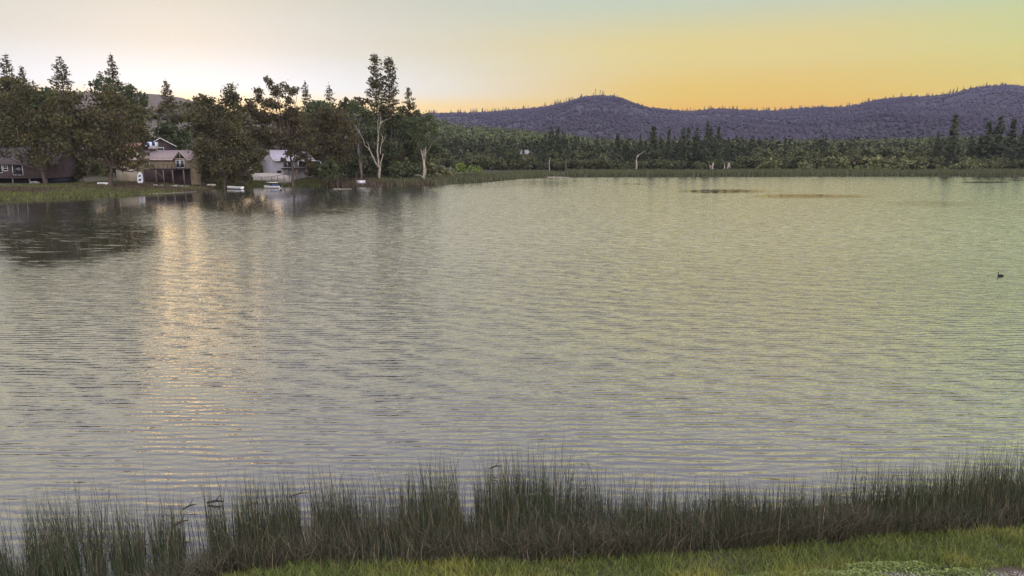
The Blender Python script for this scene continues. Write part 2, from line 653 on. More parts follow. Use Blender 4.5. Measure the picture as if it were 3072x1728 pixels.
def hill(name, crest, Yb, Yc, material, label, seed, rough, zb=-6, prof=.85, cols=420, rows=60, back=1.6):
    cx = np.array([c[0] for c in crest], float)
    cy = np.array([c[1] for c in crest], float)
    px = np.linspace(cx[0], cx[-1], cols)
    py = np.interp(px, cx, cy)
    Yc_ = Yc(px) if callable(Yc) else np.full(cols, float(Yc))
    zc = np.array([ZD(b, c) for b, c in zip(py, Yc_)])
    v = np.concatenate([np.linspace(0, 1, rows), np.linspace(1, 1.3, 14)[1:]])
    Yv = Yb + (Yc_[None, :] - Yb) * v[:, None]
    X = (px[None, :] - 1536) / F * (Yv * math.cos(PITCH))
    vv = np.clip(v, 0, 1)[:, None]
    down = (np.clip((v - 1) / .3, 0, 1) * .6)[:, None]
    Z = zb + (zc[None, :] - zb) * vv ** prof * (1 - down * down * 1.1)
    n = fbm(X / rough, Yv / (rough * 1.6), seed, 5) - .5
    rid = 1 - np.abs(2 * fbm(X / (rough * .8) + 7, Yv / (rough * 3), seed + 9, 3) - 1)
    amp = (zc[None, :] - zb) * .5 * (vv * (1 - vv)) * 2
    Z = Z + amp * (n * .9 + (rid - .6) * .6)
    b = MB()
    b.grid(np.stack([X, Yv, Z], -1))
    o = b.build(name, material, smooth=True)
    tag(o, label, None, None, 'structure')
    return X, Yv, Z, px, zc


hm = mat('hillside_scrub', (.036, .034, .039), rgb2=(.042, .038, .041), scale=.012, bump=.3)  # slight purple in the scrub colour stands in for distant haze
lm = mat('dry_grass_hill', (.15, .115, .09), rgb2=(.09, .08, .058), scale=.03, bump=.3)
fm = mat('wooded_foothill', (.055, .06, .03), rgb2=(.07, .058, .035), scale=.05, bump=.3)
RID = hill('hills', ridge_px, 900, lambda p: 2600 + 250 * np.sin(p / 420.), hm, 'long wooded ridge with a rounded peak', 21, 260, cols=620, rows=80)
LH = hill('hillside', [(-900, 260), (-300, 262), (0, 268), (300, 276), (440, 279), (500, 284), (560, 293), (600, 305), (640, 322), (700, 345), (860, 362), (1150, 385), (1330, 420)],
          330, 640, lm, 'dry brown slope behind the left trees', 33, 90, zb=3, prof=1.0)
FH = hill('foothill', [(1000, 390), (1200, 372), (1300, 372), (1400, 392), (1500, 402), (1650, 418), (1800, 436), (2000, 440), (2300, 440), (2600, 436), (2800, 430), (3072, 425), (3500, 425)],
          420, 800, fm, 'low green foothill behind the lakeside wood', 55, 120, zb=0, prof=1.0)

# ------------------------------------------------------------------ woodland on the hills (mass)
TMPL = np.array([(0, 0, 1.0), (.5, 0, .35), (0, .5, .3), (-.5, 0, .38), (0, -.5, .33), (0, 0, 0.0)])
TF = np.array([(0, 1, 2), (0, 2, 3), (0, 3, 4), (0, 4, 1), (5, 2, 1), (5, 3, 2), (5, 4, 3), (5, 1, 4)])


def blobs(mb, pos, w, h, rng, cols):
    n = len(pos)
    T = TMPL[None] * np.stack([w, w, h], -1)[:, None, :]
    T = T * rng.uniform(.7, 1.3, (n, 6, 1))
    a = rng.uniform(0, 6.28, n)
    c, s = np.cos(a)[:, None], np.sin(a)[:, None]
    X = T[..., 0] * c - T[..., 1] * s
    Y = T[..., 0] * s + T[..., 1] * c
    V = np.stack([X, Y, T[..., 2]], -1) + pos[:, None]
    Q = (TF[None] + (np.arange(n) * 6)[:, None, None]).reshape(-1, 3)
    mb.add(V.reshape(-1, 3), Q, np.repeat(cols, 6, axis=0))


def scatter(HF, n, rng, vmax=.999, vmin=0.0):
    X, Y, Z, px, zc = HF
    a, b = X.shape
    fr = int((a - 13))
    i = rng.uniform(vmin, vmax, n) * (fr - 1.01)
    j = rng.uniform(0, b - 1.01, n)
    i0, j0 = i.astype(int), j.astype(int)
    u, v = i - i0, j - j0
    out = []
    for Q in (X, Y, Z):
        out.append((Q[i0, j0] * (1 - v) + Q[i0, j0 + 1] * v) * (1 - u) + (Q[i0 + 1, j0] * (1 - v) + Q[i0 + 1, j0 + 1] * v) * u)
    return np.stack(out, -1)


M['hilltree'] = mat('hill_tree', (.1, .1, .1), tint=True)
rng = np.random.default_rng(11)
hw = MB()
p = scatter(RID, 110000, rng)
dens = fbm(p[:, 0] / 170, p[:, 1] / 260, 71, 4)
p = p[dens + rng.uniform(-.25, .25, len(p)) > .43]
k = rng.uniform(.75, 1.25, (len(p), 1)) * (.40 + .75 * fbm(p[:, 0] / 150, p[:, 1] / 220, 83, 4))[:, None] * np.array([[.052, .048, .054]]) + rng.uniform(0, .012, (len(p), 1)) * np.array([[1, .6, .8]])  # purple cast in the tree tint paints part of the haze
blobs(hw, p - [0, 0, 1], rng.uniform(5, 11, len(p)), rng.uniform(3, 8, len(p)), rng, k)
o = hw.build('ridge_woodland', M['hilltree'], color=True)
tag(o, 'scrubby woodland covering the far ridge, tinted purple for haze', 'woodland', None, 'stuff')

hw = MB()
p = scatter(FH, 9000, rng)
k = rng.uniform(.5, 1.6, (len(p), 1)) * np.array([[.072, .090, .034]]) + rng.uniform(0, .025, (len(p), 1)) * np.array([[1, .8, .3]])
c3, s3 = [], []
for q, kk in zip(p, k):
    pass
q_, c_ = [], []
for lay in range(16):
    w_ = np.sqrt(1 - (lay / 16.0) ** 2) * 2.6
    q_.append(p + rng.normal(size=p.shape) * [w_, w_, .7] + np.array([0, 0, 1.0]) * (.8 + lay * .42))
    c_.append(k * rng.uniform(.6, 1.4, (len(p), 1)))
hw.leaves(np.vstack(q_), rng.uniform(.7, 1.5, 16 * len(p)), rng, np.vstack(c_), ratio=.7)
o = hw.build('foothill_woodland', M['hilltree'], color=True)
tag(o, 'green woodland covering the low foothill', 'woodland', None, 'stuff')

hw = MB()
p = scatter(LH, 6500, rng, vmax=.98)
dens = fbm(p[:, 0] / 40, p[:, 1] / 60, 77, 3)
up = (p[:, 2] - 8) / 45
p = p[dens - up * .35 + rng.uniform(-.12, .12, len(p)) > .33]
k = rng.uniform(.6, 1.5, (len(p), 1)) * np.array([[.075, .066, .036]])
for lay in range(3):
    off = rng.normal(size=p.shape) * [1.2, 1.2, .8] + [0, 0, 1 + lay * .8]
    blobs(hw, p + off - [0, 0, 1], rng.uniform(2, 4.5, len(p)), rng.uniform(2, 4, len(p)), rng, k * rng.uniform(.7, 1.3, (len(p), 1)))
o = hw.build('hillside_scrub', M['hilltree'], color=True)
tag(o, 'scattered scrub on the dry brown hill', 'scrub', None, 'stuff')


# ------------------------------------------------------------------ trees
def pine_parts(h, r, seed, base=.15, leaf=.45, dens=1.0, whorl=.9, shape=.8, lean=0.0, droop=.15, tr=None):
    rng = np.random.default_rng(seed)
    tb, cb = MB(), MB()
    tz = np.linspace(-.6, h * .985, 7)
    lx = lean * np.clip(tz / h, 0, 1) ** 1.5
    tr = tr or h * .011
    wob = rng.normal(size=7) * .012 * h * .3
    wob[0] = wob[-1] = 0
    tb.tube(np.stack([lx + wob, wob * .5, tz], -1), tr * np.linspace(1.25, .12, 7), 6)
    pts, sz = [], []
    z = base * h
    while z < h * .985:
        t = (z - base * h) / (h * (1 - base))
        rr = r * min(1.0, (1 - t) ** shape * 1.08 + .03) * (0.45 + .55 * min(1, t / .12))
        nb = int(rng.integers(4, 7))
        a0 = rng.uniform(0, 6.28)
        for b in range(nb):
            if rng.random() < .14:
                continue
            a = a0 + b * 6.283 / nb + rng.normal() * .25
            ln = rr * rng.uniform(.6, 1.15)
            x0 = np.interp(z, tz, lx + wob)
            y0 = np.interp(z, tz, wob * .5)
            tipz = z - ln * droop + ln * .12 * rng.normal() + t * ln * .5
            end = np.array([x0 + ln * math.cos(a), y0 + ln * math.sin(a), tipz])
            st = np.array([x0, y0, z])
            if ln > 1.4:
                tb.tube([st, (st + end) / 2, end], [.02 + ln * .012, .02 + ln * .007, .01], 3)
            nl = max(3, int(dens * ln * 6))
            f = rng.uniform(.25, 1.03, nl) ** .75
            q = st + (end - st) * f[:, None] + rng.normal(size=(nl, 3)) * [.22 + ln * .05, .22 + ln * .05, .16 + ln * .02]
            pts.append(q)
            sz.append(rng.uniform(.6, 1.25, nl) * leaf)
        z += whorl * rng.uniform(.6, 1.25) * (1 - .45 * t)
    top = np.array([[np.interp(h, tz, lx), 0, h * .99]]) + rng.normal(size=(6, 3)) * [.1, .1, .35]
    pts.append(top)
    sz.append(np.full(6, leaf * .6))
    cb.leaves(np.vstack(pts), np.concatenate(sz), rng, ratio=.42, flat=.35)
    return tb, cb


def crown_parts(h, lobes, seed, leaf=.42, dens=1.0, tr=.35, trunk_to=None, limb=True, fork=None):
    """lobes: (x, y, z, r) in the tree's own metres; limbs run from the trunk to each lobe"""
    rng = np.random.default_rng(seed)
    tb, cb = MB(), MB()
    zt = trunk_to or min(l[2] for l in lobes)
    mid = np.array([np.mean([l[0] for l in lobes]) * .3, 0, zt])
    kx, ky = rng.normal(size=2) * .12 * zt * .3
    tp = np.array([(0, 0, -.7), (0, 0, .3), (kx, ky, zt * .5), mid])
    tb.tube(tp, [tr * 1.5, tr * 1.1, tr * .85, tr * .7], 7)
    P_, S_ = [], []
    for (x, y, z, r) in lobes:
        c = np.array([x, y, z])
        if limb:
            m2 = (mid + c) / 2 + rng.normal(size=3) * [.3, .3, .2] - [0, 0, .1 * abs(x)]
            tb.tube([mid - [0, 0, .2], m2, c], [tr * .5, tr * .32, tr * .1], 5)
        nsub = max(4, int(5 + r * r * .9))
        d = rng.normal(size=(nsub, 3))
        d /= np.linalg.norm(d, axis=1)[:, None]
        sc = c + d * r * rng.uniform(.35, .95, (nsub, 1)) * [1, 1, .85]
        if limb:
            for q in sc[:4]:
                tb.tube([c, (c + q) / 2 + rng.normal(size=3) * .1, q], [tr * .12, tr * .08, .02], 3)
        nl = max(8, int(dens * 5.0 * r * r / (leaf * leaf * nsub)))
        q = sc[:, None] + rng.normal(size=(nsub, nl, 3)) * (r * .24 + .12) * [1, 1, .8]
        P_.append(q.reshape(-1, 3))
        S_.append(rng.uniform(.6, 1.25, nsub * nl) * leaf)
    cb.leaves(np.vstack(P_), np.concatenate(S_), rng, ratio=.7)
    return tb, cb


def plant(name, label, cat, loc, parts, mt, mc, group=None, rz=0.0):
    t = thing(name, label, cat, loc, rz, group)
    parts[0].build('trunk', mt, t, smooth=True)
    parts[1].build('crown', mc, t)
    return t


LG = 'trees along the left shore'


def pxtree(name, label, px, Y, lobes_px, seed, mc, mt='bark', trunk=None, tr=.35, leaf=.28, dens=1.9, group=LG, depth=.7, cat='tree', limb=True):
    """a broad tree measured from the photograph: lobes (px, py, radius px) at distance Y"""
    loc = at(px, Y)
    rng = random.Random(seed)
    k = mpp(Y)
    lobes = []
    for (lx, ly, lr) in lobes_px:
        r = lr * k
        lobes.append((XD(lx, Y) - loc[0], rng.uniform(-depth, depth) * r * 1.2, ZD(ly, Y) - loc[2], r))
    zt = (ZD(trunk, Y) - loc[2]) if trunk else None
    parts = crown_parts(0, lobes, seed, leaf, dens, tr, zt, limb)
    return plant(name, label, cat, loc, parts, M[mt], M[mc], group)


def fill(seed, x0, x1, y0, y1, n, r0, r1):
    g = random.Random(seed)
    return [(g.uniform(x0, x1), g.uniform(y0, y1), g.uniform(r0, r1)) for _ in range(n)]


# the two big brown oaks on the near bank
pxtree('oak_tree', 'broad brown oak on the grassy bank in front of the dark cabin', 138, 152,
       [(60, 300, 45), (120, 285, 42), (175, 300, 38), (20, 340, 45), (90, 350, 50), (160, 360, 52), (215, 370, 34), (40, 410, 48),
        (110, 420, 52), (180, 430, 45), (15, 455, 30), (80, 470, 34), (150, 475, 34), (215, 440, 34)], 101, 'oak', trunk=505, tr=.42, dens=1.15)
pxtree('oak_tree', 'wide dark oak on the bank left of the cream house', 330, 157,
       [(270, 300, 36), (330, 290, 36), (395, 300, 34), (245, 350, 44), (310, 355, 52), (380, 350, 50), (435, 340, 28), (255, 410, 44),
        (320, 420, 50), (390, 410, 46), (440, 390, 26), (280, 465, 32), (345, 470, 32), (400, 455, 26), (375, 470, 28), (400, 500, 16), (370, 500, 14), (385, 488, 20), (420, 478, 14), (352, 492, 16), (425, 452, 15), (440, 485, 13), (456, 499, 11), (445, 466, 11)], 102, 'oak', trunk=500, tr=.46, dens=1.1)
pxtree('oak_tree', 'bushy oak between the cream house and the white house', 672, 174,
       [(640, 300, 24), (615, 320, 22), (660, 330, 26), (710, 275, 22), (735, 290, 18), (700, 305, 20), (720, 320, 24), (640, 350, 34), (700, 355, 36),
        (610, 380, 30), (660, 400, 40), (720, 395, 38), (620, 440, 38), (680, 450, 42), (740, 440, 34), (630, 490, 36), (690, 500, 36),
        (740, 480, 26), (780, 465, 20), (776, 484, 17), (768, 506, 13), (796, 452, 17), (610, 515, 22), (700, 525, 18), (650, 525, 20)], 103, 'oak', trunk=530, tr=.3)
pxtree('oak_tree', 'tall ragged oak whose trunk crosses the white house', 877, 184,
       [(820, 245, 14), (838, 262, 16), (870, 258, 13), (850, 280, 18), (800, 275, 15), (790, 300, 18), (815, 310, 20), (845, 315, 22), (885, 275, 15),
        (905, 270, 12), (890, 300, 16), (880, 330, 22), (770, 325, 20), (800, 350, 30), (850, 360, 34), (905, 360, 30), (780, 395, 30), (830, 405, 34),
        (885, 405, 34), (930, 400, 26), (800, 435, 24), (900, 440, 28), (940, 440, 26), (860, 430, 24), (902, 476, 14), (930, 488, 15), (872, 466, 12), (918, 468, 15), (855, 480, 9)], 104, 'reddish', trunk=440, tr=.34)
pxtree('oak_tree', 'rounded reddish brown tree right of the white house', 1012, 190,
       [(985, 340, 26), (1030, 345, 26), (960, 370, 28), (1005, 380, 34), (1050, 385, 28), (970, 420, 32), (1020, 425, 36), (1060, 425, 24),
        (980, 465, 30), (1030, 465, 30), (1005, 490, 24), (950, 460, 20)], 105, 'reddish', trunk=500, tr=.28)
pxtree('oak_tree', 'green leafy tree behind the pale forked trunk', 1083, 205,
       [(1070, 320, 22), (1100, 335, 26), (1060, 360, 28), (1110, 375, 34), (1075, 410, 34), (1130, 410, 34), (1090, 450, 34), (1140, 455, 30),
        (1070, 480, 22), (1115, 490, 24)], 106, 'green', mt='grey_bark', trunk=430, tr=.34)
pxtree('oak_tree', 'green leafy mass under the tall twin pines', 1195, 212,
       [(1170, 350, 26), (1210, 355, 28), (1245, 370, 24), (1160, 395, 32), (1205, 400, 34), (1250, 410, 28), (1175, 445, 34), (1225, 450, 32),
        (1260, 465, 26), (1190, 490, 28), (1240, 495, 24), (1155, 480, 24), (1150, 330, 18)], 107, 'green', trunk=480, tr=.3)
pxtree('sycamore_tree', 'slender green tree with a white forked trunk at the shore', 1270, 205,
       [(1255, 365, 16), (1285, 355, 18), (1300, 375, 16), (1245, 390, 16), (1275, 390, 20), (1308, 400, 12), (1260, 415, 16), (1285, 420, 16),
        (1272, 440, 13), (1240, 365, 10)], 108, 'green', mt='pale_bark', trunk=470, tr=.22)

# background oaks and mixed trees behind the houses
BG = 'background trees behind the lake houses'
bg = [
    (30, 190, 'oak', fill(1, -30, 90, 250, 420, 9, 24, 38), 'shadowy oak behind the dark cabin at the picture edge'),
    (150, 196, 'green', fill(2, 90, 230, 245, 420, 10, 24, 38), 'dense green tree behind the big brown oak'),
    (262, 200, 'oak', fill(3, 205, 320, 270, 420, 8, 22, 34), 'oak filling the gap between the two big bank oaks'),
    (395, 198, 'green', [(340, 262, 12), (352, 245, 14), (318, 250, 16), (370, 268, 18), (400, 262, 16), (420, 275, 20), (440, 300, 22), (405, 300, 30), (360, 300, 34), (430, 340, 24), (440, 375, 22)], 'spreading tree under the tallest left pine'),
    (470, 215, 'green', fill(5, 440, 560, 380, 440, 12, 18, 28), 'low green trees behind the brown house roof'),
    (545, 226, 'oak', [(500, 330, 14), (530, 360, 20), (480, 350, 12), (560, 350, 22), (590, 360, 24), (520, 400, 24), (570, 400, 26)], 'sparse tree below the lone leaning pine'),
    (600, 205, 'reddish', [(585, 315, 12), (610, 300, 12), (625, 290, 10), (640, 315, 14), (600, 340, 20), (650, 345, 24), (680, 330, 20), (630, 375, 28), (740, 335, 18), (760, 320, 12)], 'ragged oak silhouetted left of the clipped round crowns'),
    (770, 215, 'oak', [(745, 330, 16), (765, 300, 12), (775, 335, 18), (800, 360, 24), (740, 370, 26), (780, 400, 28), (760, 440, 28), (800, 450, 26)], 'dark oak behind the white house gable'),
    (930, 215, 'green', fill(9, 880, 990, 320, 450, 12, 20, 30), 'green tree crowded behind the reddish crown'),
    (1000, 222, 'oak', fill(10, 960, 1060, 318, 450, 10, 18, 28), 'brown oak behind the rounded reddish tree'),
    (1050, 218, 'reddish', [(1045, 300, 10), (1038, 315, 12), (1065, 305, 9), (1082, 300, 12), (1095, 315, 12), (1070, 330, 16), (1110, 300, 10), (1050, 340, 18), (1105, 335, 16)], 'thin ragged tree left of the twin pines'),
    (1235, 222, 'oak', [(1215, 330, 14), (1240, 320, 12), (1260, 340, 12), (1230, 360, 22), (1262, 380, 18), (1245, 400, 24)], 'brown tree right of the twin pines'),
    (1290, 230, 'green', fill(13, 1262, 1330, 440, 500, 7, 16, 24), 'low green tree right of the white forked trunk'),
]
for i, (px, Y, mc, lobes, lab) in enumerate(bg):
    pxtree('oak_tree', lab, px, Y, lobes, 200 + i, mc, trunk=480, tr=.3, group=BG, leaf=.48)

# pines on the left
PINES = [  # px, top py, Y, half width px, base frac, label
    (12, 178, 205, 30, .2, 'pine at the picture edge, left of all other pines'),
    (65, 162, 212, 34, .2, 'tall pine second from the picture edge'),
    (106, 197, 208, 30, .2, 'shorter pine right beside the tall edge pine'),
    (135, 240, 214, 30, .15, 'low pine sloping down beside the three edge pines'),
    (222, 165, 205, 42, .22, 'broad golden fringed pine standing alone'),
    (335, 212, 210, 36, .2, 'shorter pine leaning against the tall middle pine'),
    (371, 163, 206, 36, .2, 'tall pine above the wide bank oak'),
    (420, 255, 212, 26, .15, 'low pine right of the tall middle pine'),
    (930, 243, 222, 24, .15, 'small pine right of the ragged oak top'),
    (1000, 251, 224, 28, .15, 'bushy pine halfway to the twin pines'),
    (1232, 260, 220, 32, .15, 'short pine right of the tall twin pines'),
]
for i, (px, top, Y, hwpx, bf, lab) in enumerate(PINES):
    loc = at(px, Y)
    h = ZD(top, Y) - loc[2]
    plant('pine_tree', lab, 'tree', loc, pine_parts(h, hwpx * mpp(Y) * 1.6, 300 + i, bf, leaf=.42, dens=1.25, whorl=1.15, shape=.8), M['bark'], M['needle'], 'pines behind the left shore')
for i, (px, top, Y, hwpx, lab) in enumerate([(1137, 160, 208, 27, 'tallest pine, left one of the twin pines'), (1178, 174, 210, 27, 'right hand pine of the tall twin pines')]):
    loc = at(px, Y)
    h = ZD(top, Y) - loc[2]
    plant('pine_tree', lab, 'tree', loc, pine_parts(h, hwpx * mpp(Y) * 1.15, 330 + i, .45, leaf=.42, dens=1.25, whorl=.8, shape=.42, droop=-.15, tr=.32), M['bark'], M['needle'], 'pines behind the left shore')
loc = at(538, 235)
h = ZD(238, 235) - loc[2]
plant('pine_tree', 'lone leaning pine with a bare trunk before the brown hill', 'tree', loc,
      pine_parts(h, 28 * mpp(235), 340, .66, leaf=.42, dens=1.2, whorl=.8, lean=-1.9, tr=.3), M['bark'], M['needle'], 'pines behind the left shore')


# bare white tree
def limbs(name, label, px, Y, lines, mt, cat='tree', group=None, part='limb'):
    loc = at(px, Y)
    t = thing(name, label, cat, loc, 0, group)
    for i, (pts, r0, r1) in enumerate(lines):
        rg = random.Random(len(pts) * 7 + i)
        q = [(XD(a, Y) - loc[0], rg.uniform(-.3, .3) if 0 < j else 0, ZD(b, Y) - loc[2]) for j, (a, b) in enumerate(pts)]
        mb = MB()
        mb.tube(q, np.linspace(r0, r1, len(q)), 7)
        mb.build('trunk' if i == 0 else part, M[mt], t, smooth=True)
    return t


limbs('bare_tree', 'bare white tree forking into long pale limbs at the shore', 1138, 200,
      [([(1138, 533), (1139, 518), (1141, 505), (1137, 498)], .40, .30),
       ([(1137, 500), (1131, 493), (1123, 476), (1115, 455), (1108, 444), (1099, 438), (1094, 420), (1088, 405), (1075, 380), (1060, 366)], .26, .05),
       ([(1137, 500), (1137, 480), (1135, 455), (1138, 425), (1139, 403), (1144, 385), (1149, 362), (1148, 345)], .27, .06),
       ([(1138, 403), (1139, 380), (1140, 362), (1143, 350), (1150, 341)], .12, .04),
       ([(1141, 505), (1145, 485), (1150, 472), (1152, 460)], .18, .05),
       ([(1143, 462), (1146, 438), (1150, 425), (1152, 412), (1150, 404), (1145, 402)], .14, .05),
       ([(1150, 428), (1157, 416), (1164, 403)], .10, .04),
       ([(1149, 368), (1154, 364), (1168, 358), (1180, 352)], .10, .03),
       ([(1113, 448), (1108, 432), (1102, 420)], .10, .04),
       ([(1120, 400), (1116, 390)], .05, .03)], 'pale_bark')
limbs('bare_tree', 'pale grey trunk standing left of the bare white tree', 1082, 203,
      [([(1085, 525), (1082, 500), (1079, 470), (1079, 440), (1078, 425)], .38, .26), ([(1079, 470), (1074, 445), (1072, 425)], .14, .08)], 'grey_bark', part='limb')
limbs('sycamore_tree', 'white forked trunk under the slender green crown', 1271, 203.6,
      [([(1271, 531), (1273, 510), (1273, 492)], .36, .28), ([(1273, 494), (1269, 470), (1266, 452), (1262, 436)], .2, .07),
       ([(1273, 494), (1276, 475), (1278, 455), (1280, 440)], .2, .08)], 'pale_bark')
limbs('fallen_branch', 'pale fallen branch at the foot of the white forked trunk', 1263, 199,
      [([(1250, 524), (1258, 525), (1265, 528), (1270, 533)], .06, .16)], 'dead_wood', cat='branch')

# shrubs on the left shore
SH = 'shrubs around the lake houses'
for i, (px, Y, mc, x0, x1, y0, y1, n, lab) in enumerate([
    (980, 187, 'green', 955, 1010, 490, 525, 8, 'leafy green shrub between the reddish tree and white crate'),
    (1180, 200, 'green', 1150, 1210, 500, 525, 7, 'green shrub right of the bare white tree'),
    (1225, 204, 'green', 1205, 1255, 500, 528, 7, 'green shrub left of the white forked trunk'),
    (200, 170, 'oak', 175, 225, 495, 545, 8, 'dark shrub between the cabin and the bank oak'),
    (250, 172, 'oak', 225, 285, 490, 545, 9, 'dark shrub behind the upturned white boat'),
    (600, 185, 'oak', 580, 640, 500, 540, 8, 'dark shrub under the bushy oak, on its left'),
    (720, 183, 'oak', 690, 750, 500, 540, 8, 'dark shrub left of the white house wall'),
    (1040, 205, 'green', 1030, 1075, 480, 525, 6, 'green shrub left of the pale grey trunk'),
    (960, 195, 'oak', 925, 970, 505, 530, 6, 'dark shrub under the white house deck'),
    (430, 186, 'oak', 425, 470, 480, 520, 5, 'dark shrub beside the deck stairs')]):
    pxtree('shrub', lab, px, Y, fill(400 + i, x0, x1, y0, y1, n, 10, 17), 420 + i, mc, tr=.08, leaf=.34, group=SH, cat='shrub', limb=False)

# ------------------------------------------------------------------ far wood beyond the reeds
FG = 'trees of the wood beyond the far reeds'
con = []
for i, (h, r) in enumerate([(22, 3.6), (18, 3.2), (25, 4.4), (20, 2.8)]):
    con.append((h, pine_parts(h, r, 500 + i, .06, leaf=.75, dens=.8, whorl=1.1, shape=.9)))
con = [(h, a.mesh('conifer_trunk', M['bark'], True), b.mesh('conifer_crown', M['far_needle'])) for h, (a, b) in con]
brd = []
for i in range(5):
    g = random.Random(520 + i)
    lob = [(g.uniform(-3.2, 3.2), g.uniform(-2.5, 2.5), g.uniform(3.0, 9.5), g.uniform(1.8, 2.9)) for _ in range(9)]
    a, b = crown_parts(0, lob, 520 + i, leaf=.6, dens=.8, tr=.28, trunk_to=4)
    brd.append((11.5, a.mesh('broadleaf_trunk', M['bark'], True), b.mesh('broadleaf_crown', M['far_leaf'])))
shr = []
for i in range(4):
    g = random.Random(540 + i)
    lob = [(g.uniform(-2.6, 2.6), g.uniform(-1.8, 1.8), g.uniform(1.0, 3.6), g.uniform(1.1, 1.8)) for _ in range(8)]
    a, b = crown_parts(0, lob, 540 + i, leaf=.45, dens=.9, tr=.1, trunk_to=.8, limb=False)
    shr.append((5.0, a.mesh('shrub_stem', M['bark'], True), b.mesh('shrub_crown', M['olive_leaf'])))


def protos(L_, name, cat):
    out = []
    for h, a, b in L_:
        t = link(name, None)
        tag(t, 'x', cat)
        link('trunk', a, t)
        link('crown', b, t)
        out.append((h, t))
    return out


class Forest:
    def __init__(s, L_, name, cat):
        s.p = protos(L_, name, cat)
        s.used = set()

    def put(s, k, loc, hgt, wid, rz, label, group):
        h, t = s.p[k]
        sc = (hgt / h * wid, hgt / h * wid, hgt / h)
        if k not in s.used:
            s.used.add(k)
            t.location, t.rotation_euler, t.scale = loc, (0, 0, rz), sc
            t['label'], t['group'] = label, group
            return t
        return dup(t, loc, rz, sc, label, group)


FC = Forest(con, 'conifer_tree', 'tree')
FB = Forest(brd, 'broadleaf_tree', 'tree')
FS = Forest(shr, 'lakeside_bush', 'bush')
rg = random.Random(77)
# measured conifers that stand above the wood: px, top py, Y, width factor, label
TALL = [
    (1652, 378, 330, 1.1, 'tallest conifer of the clump left of the wood centre'), (1672, 385, 335, 1, 'conifer close behind the tallest of the left clump'),
    (1690, 393, 332, 1.1, 'conifer on the right of the left clump'), (1636, 402, 328, 1, 'conifer on the left of the left clump'),
    (1725, 398, 330, .9, 'thin conifer between the two clumps'), (1700, 418, 322, 1, 'lower conifer before the left clump'),
    (1790, 408, 326, 1, 'conifer left of the leaning white snag'), (1850, 400, 330, 1.3, 'wide dark conifer left of the broadest one'),
    (1880, 412, 334, 1, 'conifer behind the white leaning snag'), (1956, 378, 324, 1.4, 'broad pointed conifer right of the white leaning snag'),
    (1918, 405, 330, 1, 'conifer just left of the broad pointed conifer'), (2003, 388, 330, 1.0, 'slim conifer right of the broad pointed conifer'),
    (2045, 378, 328, 1.0, 'conifer at the left end of the three close conifers'), (2060, 384, 330, 1, 'middle of the three close conifers'),
    (2085, 382, 332, 1.1, 'conifer at the right end of the three close conifers'),
    (2116, 365, 326, .8, 'left one of the pair of tall thin conifers'), (2126, 372, 330, .7, 'thin conifer between the tall pair'), (2150, 378, 328, .8, 'right one of the pair of tall thin conifers'),
    (2218, 418, 330, 1, 'small conifer standing right of the tall thin pair'), (2245, 424, 330, 1, 'small conifer poking out of the broadleaf wood'),
    (2470, 402, 335, .8, 'small pointed conifer above the middle of the right wood'), (2350, 414, 335, .9, 'small conifer left of the middle of the right wood'),
    (2804, 392, 325, .9, 'small conifer left of the tall dark conifer'), (2848, 345, 318, 1.15, 'tall dark conifer standing above the right wood'),
    (2905, 395, 325, .8, 'low thin conifer right of the tall dark conifer'), (2952, 364, 320, 1.1, 'first of the four conifers at the right edge'),
    (2984, 346, 318, 1.15, 'tallest of the four conifers at the right edge'), (3022, 358, 320, 1.1, 'third of the four conifers at the right edge'),
    (3062, 358, 318, 1.1, 'last conifer at the right picture edge'), (2930, 410, 322, 1, 'low conifer in front of the right edge group'),
    (1590, 425, 330, .9, 'low conifer above the small grey house'), (1540, 432, 335, .9, 'low conifer left of the small grey house')]
for i, (px, top, Y, w, lab) in enumerate(TALL):
    loc = at(px, Y)
    FC.put(i % 4, loc, ZD(top, Y) - loc[2], w * rg.uniform(.9, 1.1), rg.uniform(0, 6), lab, 'tall conifers of the far wood')
# the body of the wood
for i in range(70):
    px = 1340 + i * 25.5 + rg.uniform(-9, 9)
    Y = rg.uniform(326, 352)
    loc = at(px, Y)
    conif = (px < 2260 and rg.random() < .7) or (px > 2780 and rg.random() < .6)
    top = rg.uniform(412, 446) if conif else rg.uniform(432, 455)
    hgt = ZD(top, Y) - loc[2]
    if conif:
        FC.put(rg.randrange(4), loc, hgt, rg.uniform(1, 1.35), rg.uniform(0, 6), 'dark pointed conifer packed into the far wood', FG)
    else:
        FB.put(rg.randrange(5), loc, hgt, rg.uniform(.9, 1.2), rg.uniform(0, 6), 'dark rounded broadleaf tree packed into the far wood', FG)
for i in range(60):
    px = 1330 + i * 30 + rg.uniform(-11, 11)
    Y = rg.uniform(309, 322)
    loc = at(px, Y)
    top = rg.uniform(458, 482)
    hgt = ZD(top, Y) - loc[2]
    FB.put(rg.randrange(5), loc, hgt, rg.uniform(1.0, 1.5), rg.uniform(0, 6), 'lower broadleaf tree along the front of the far wood', FG)
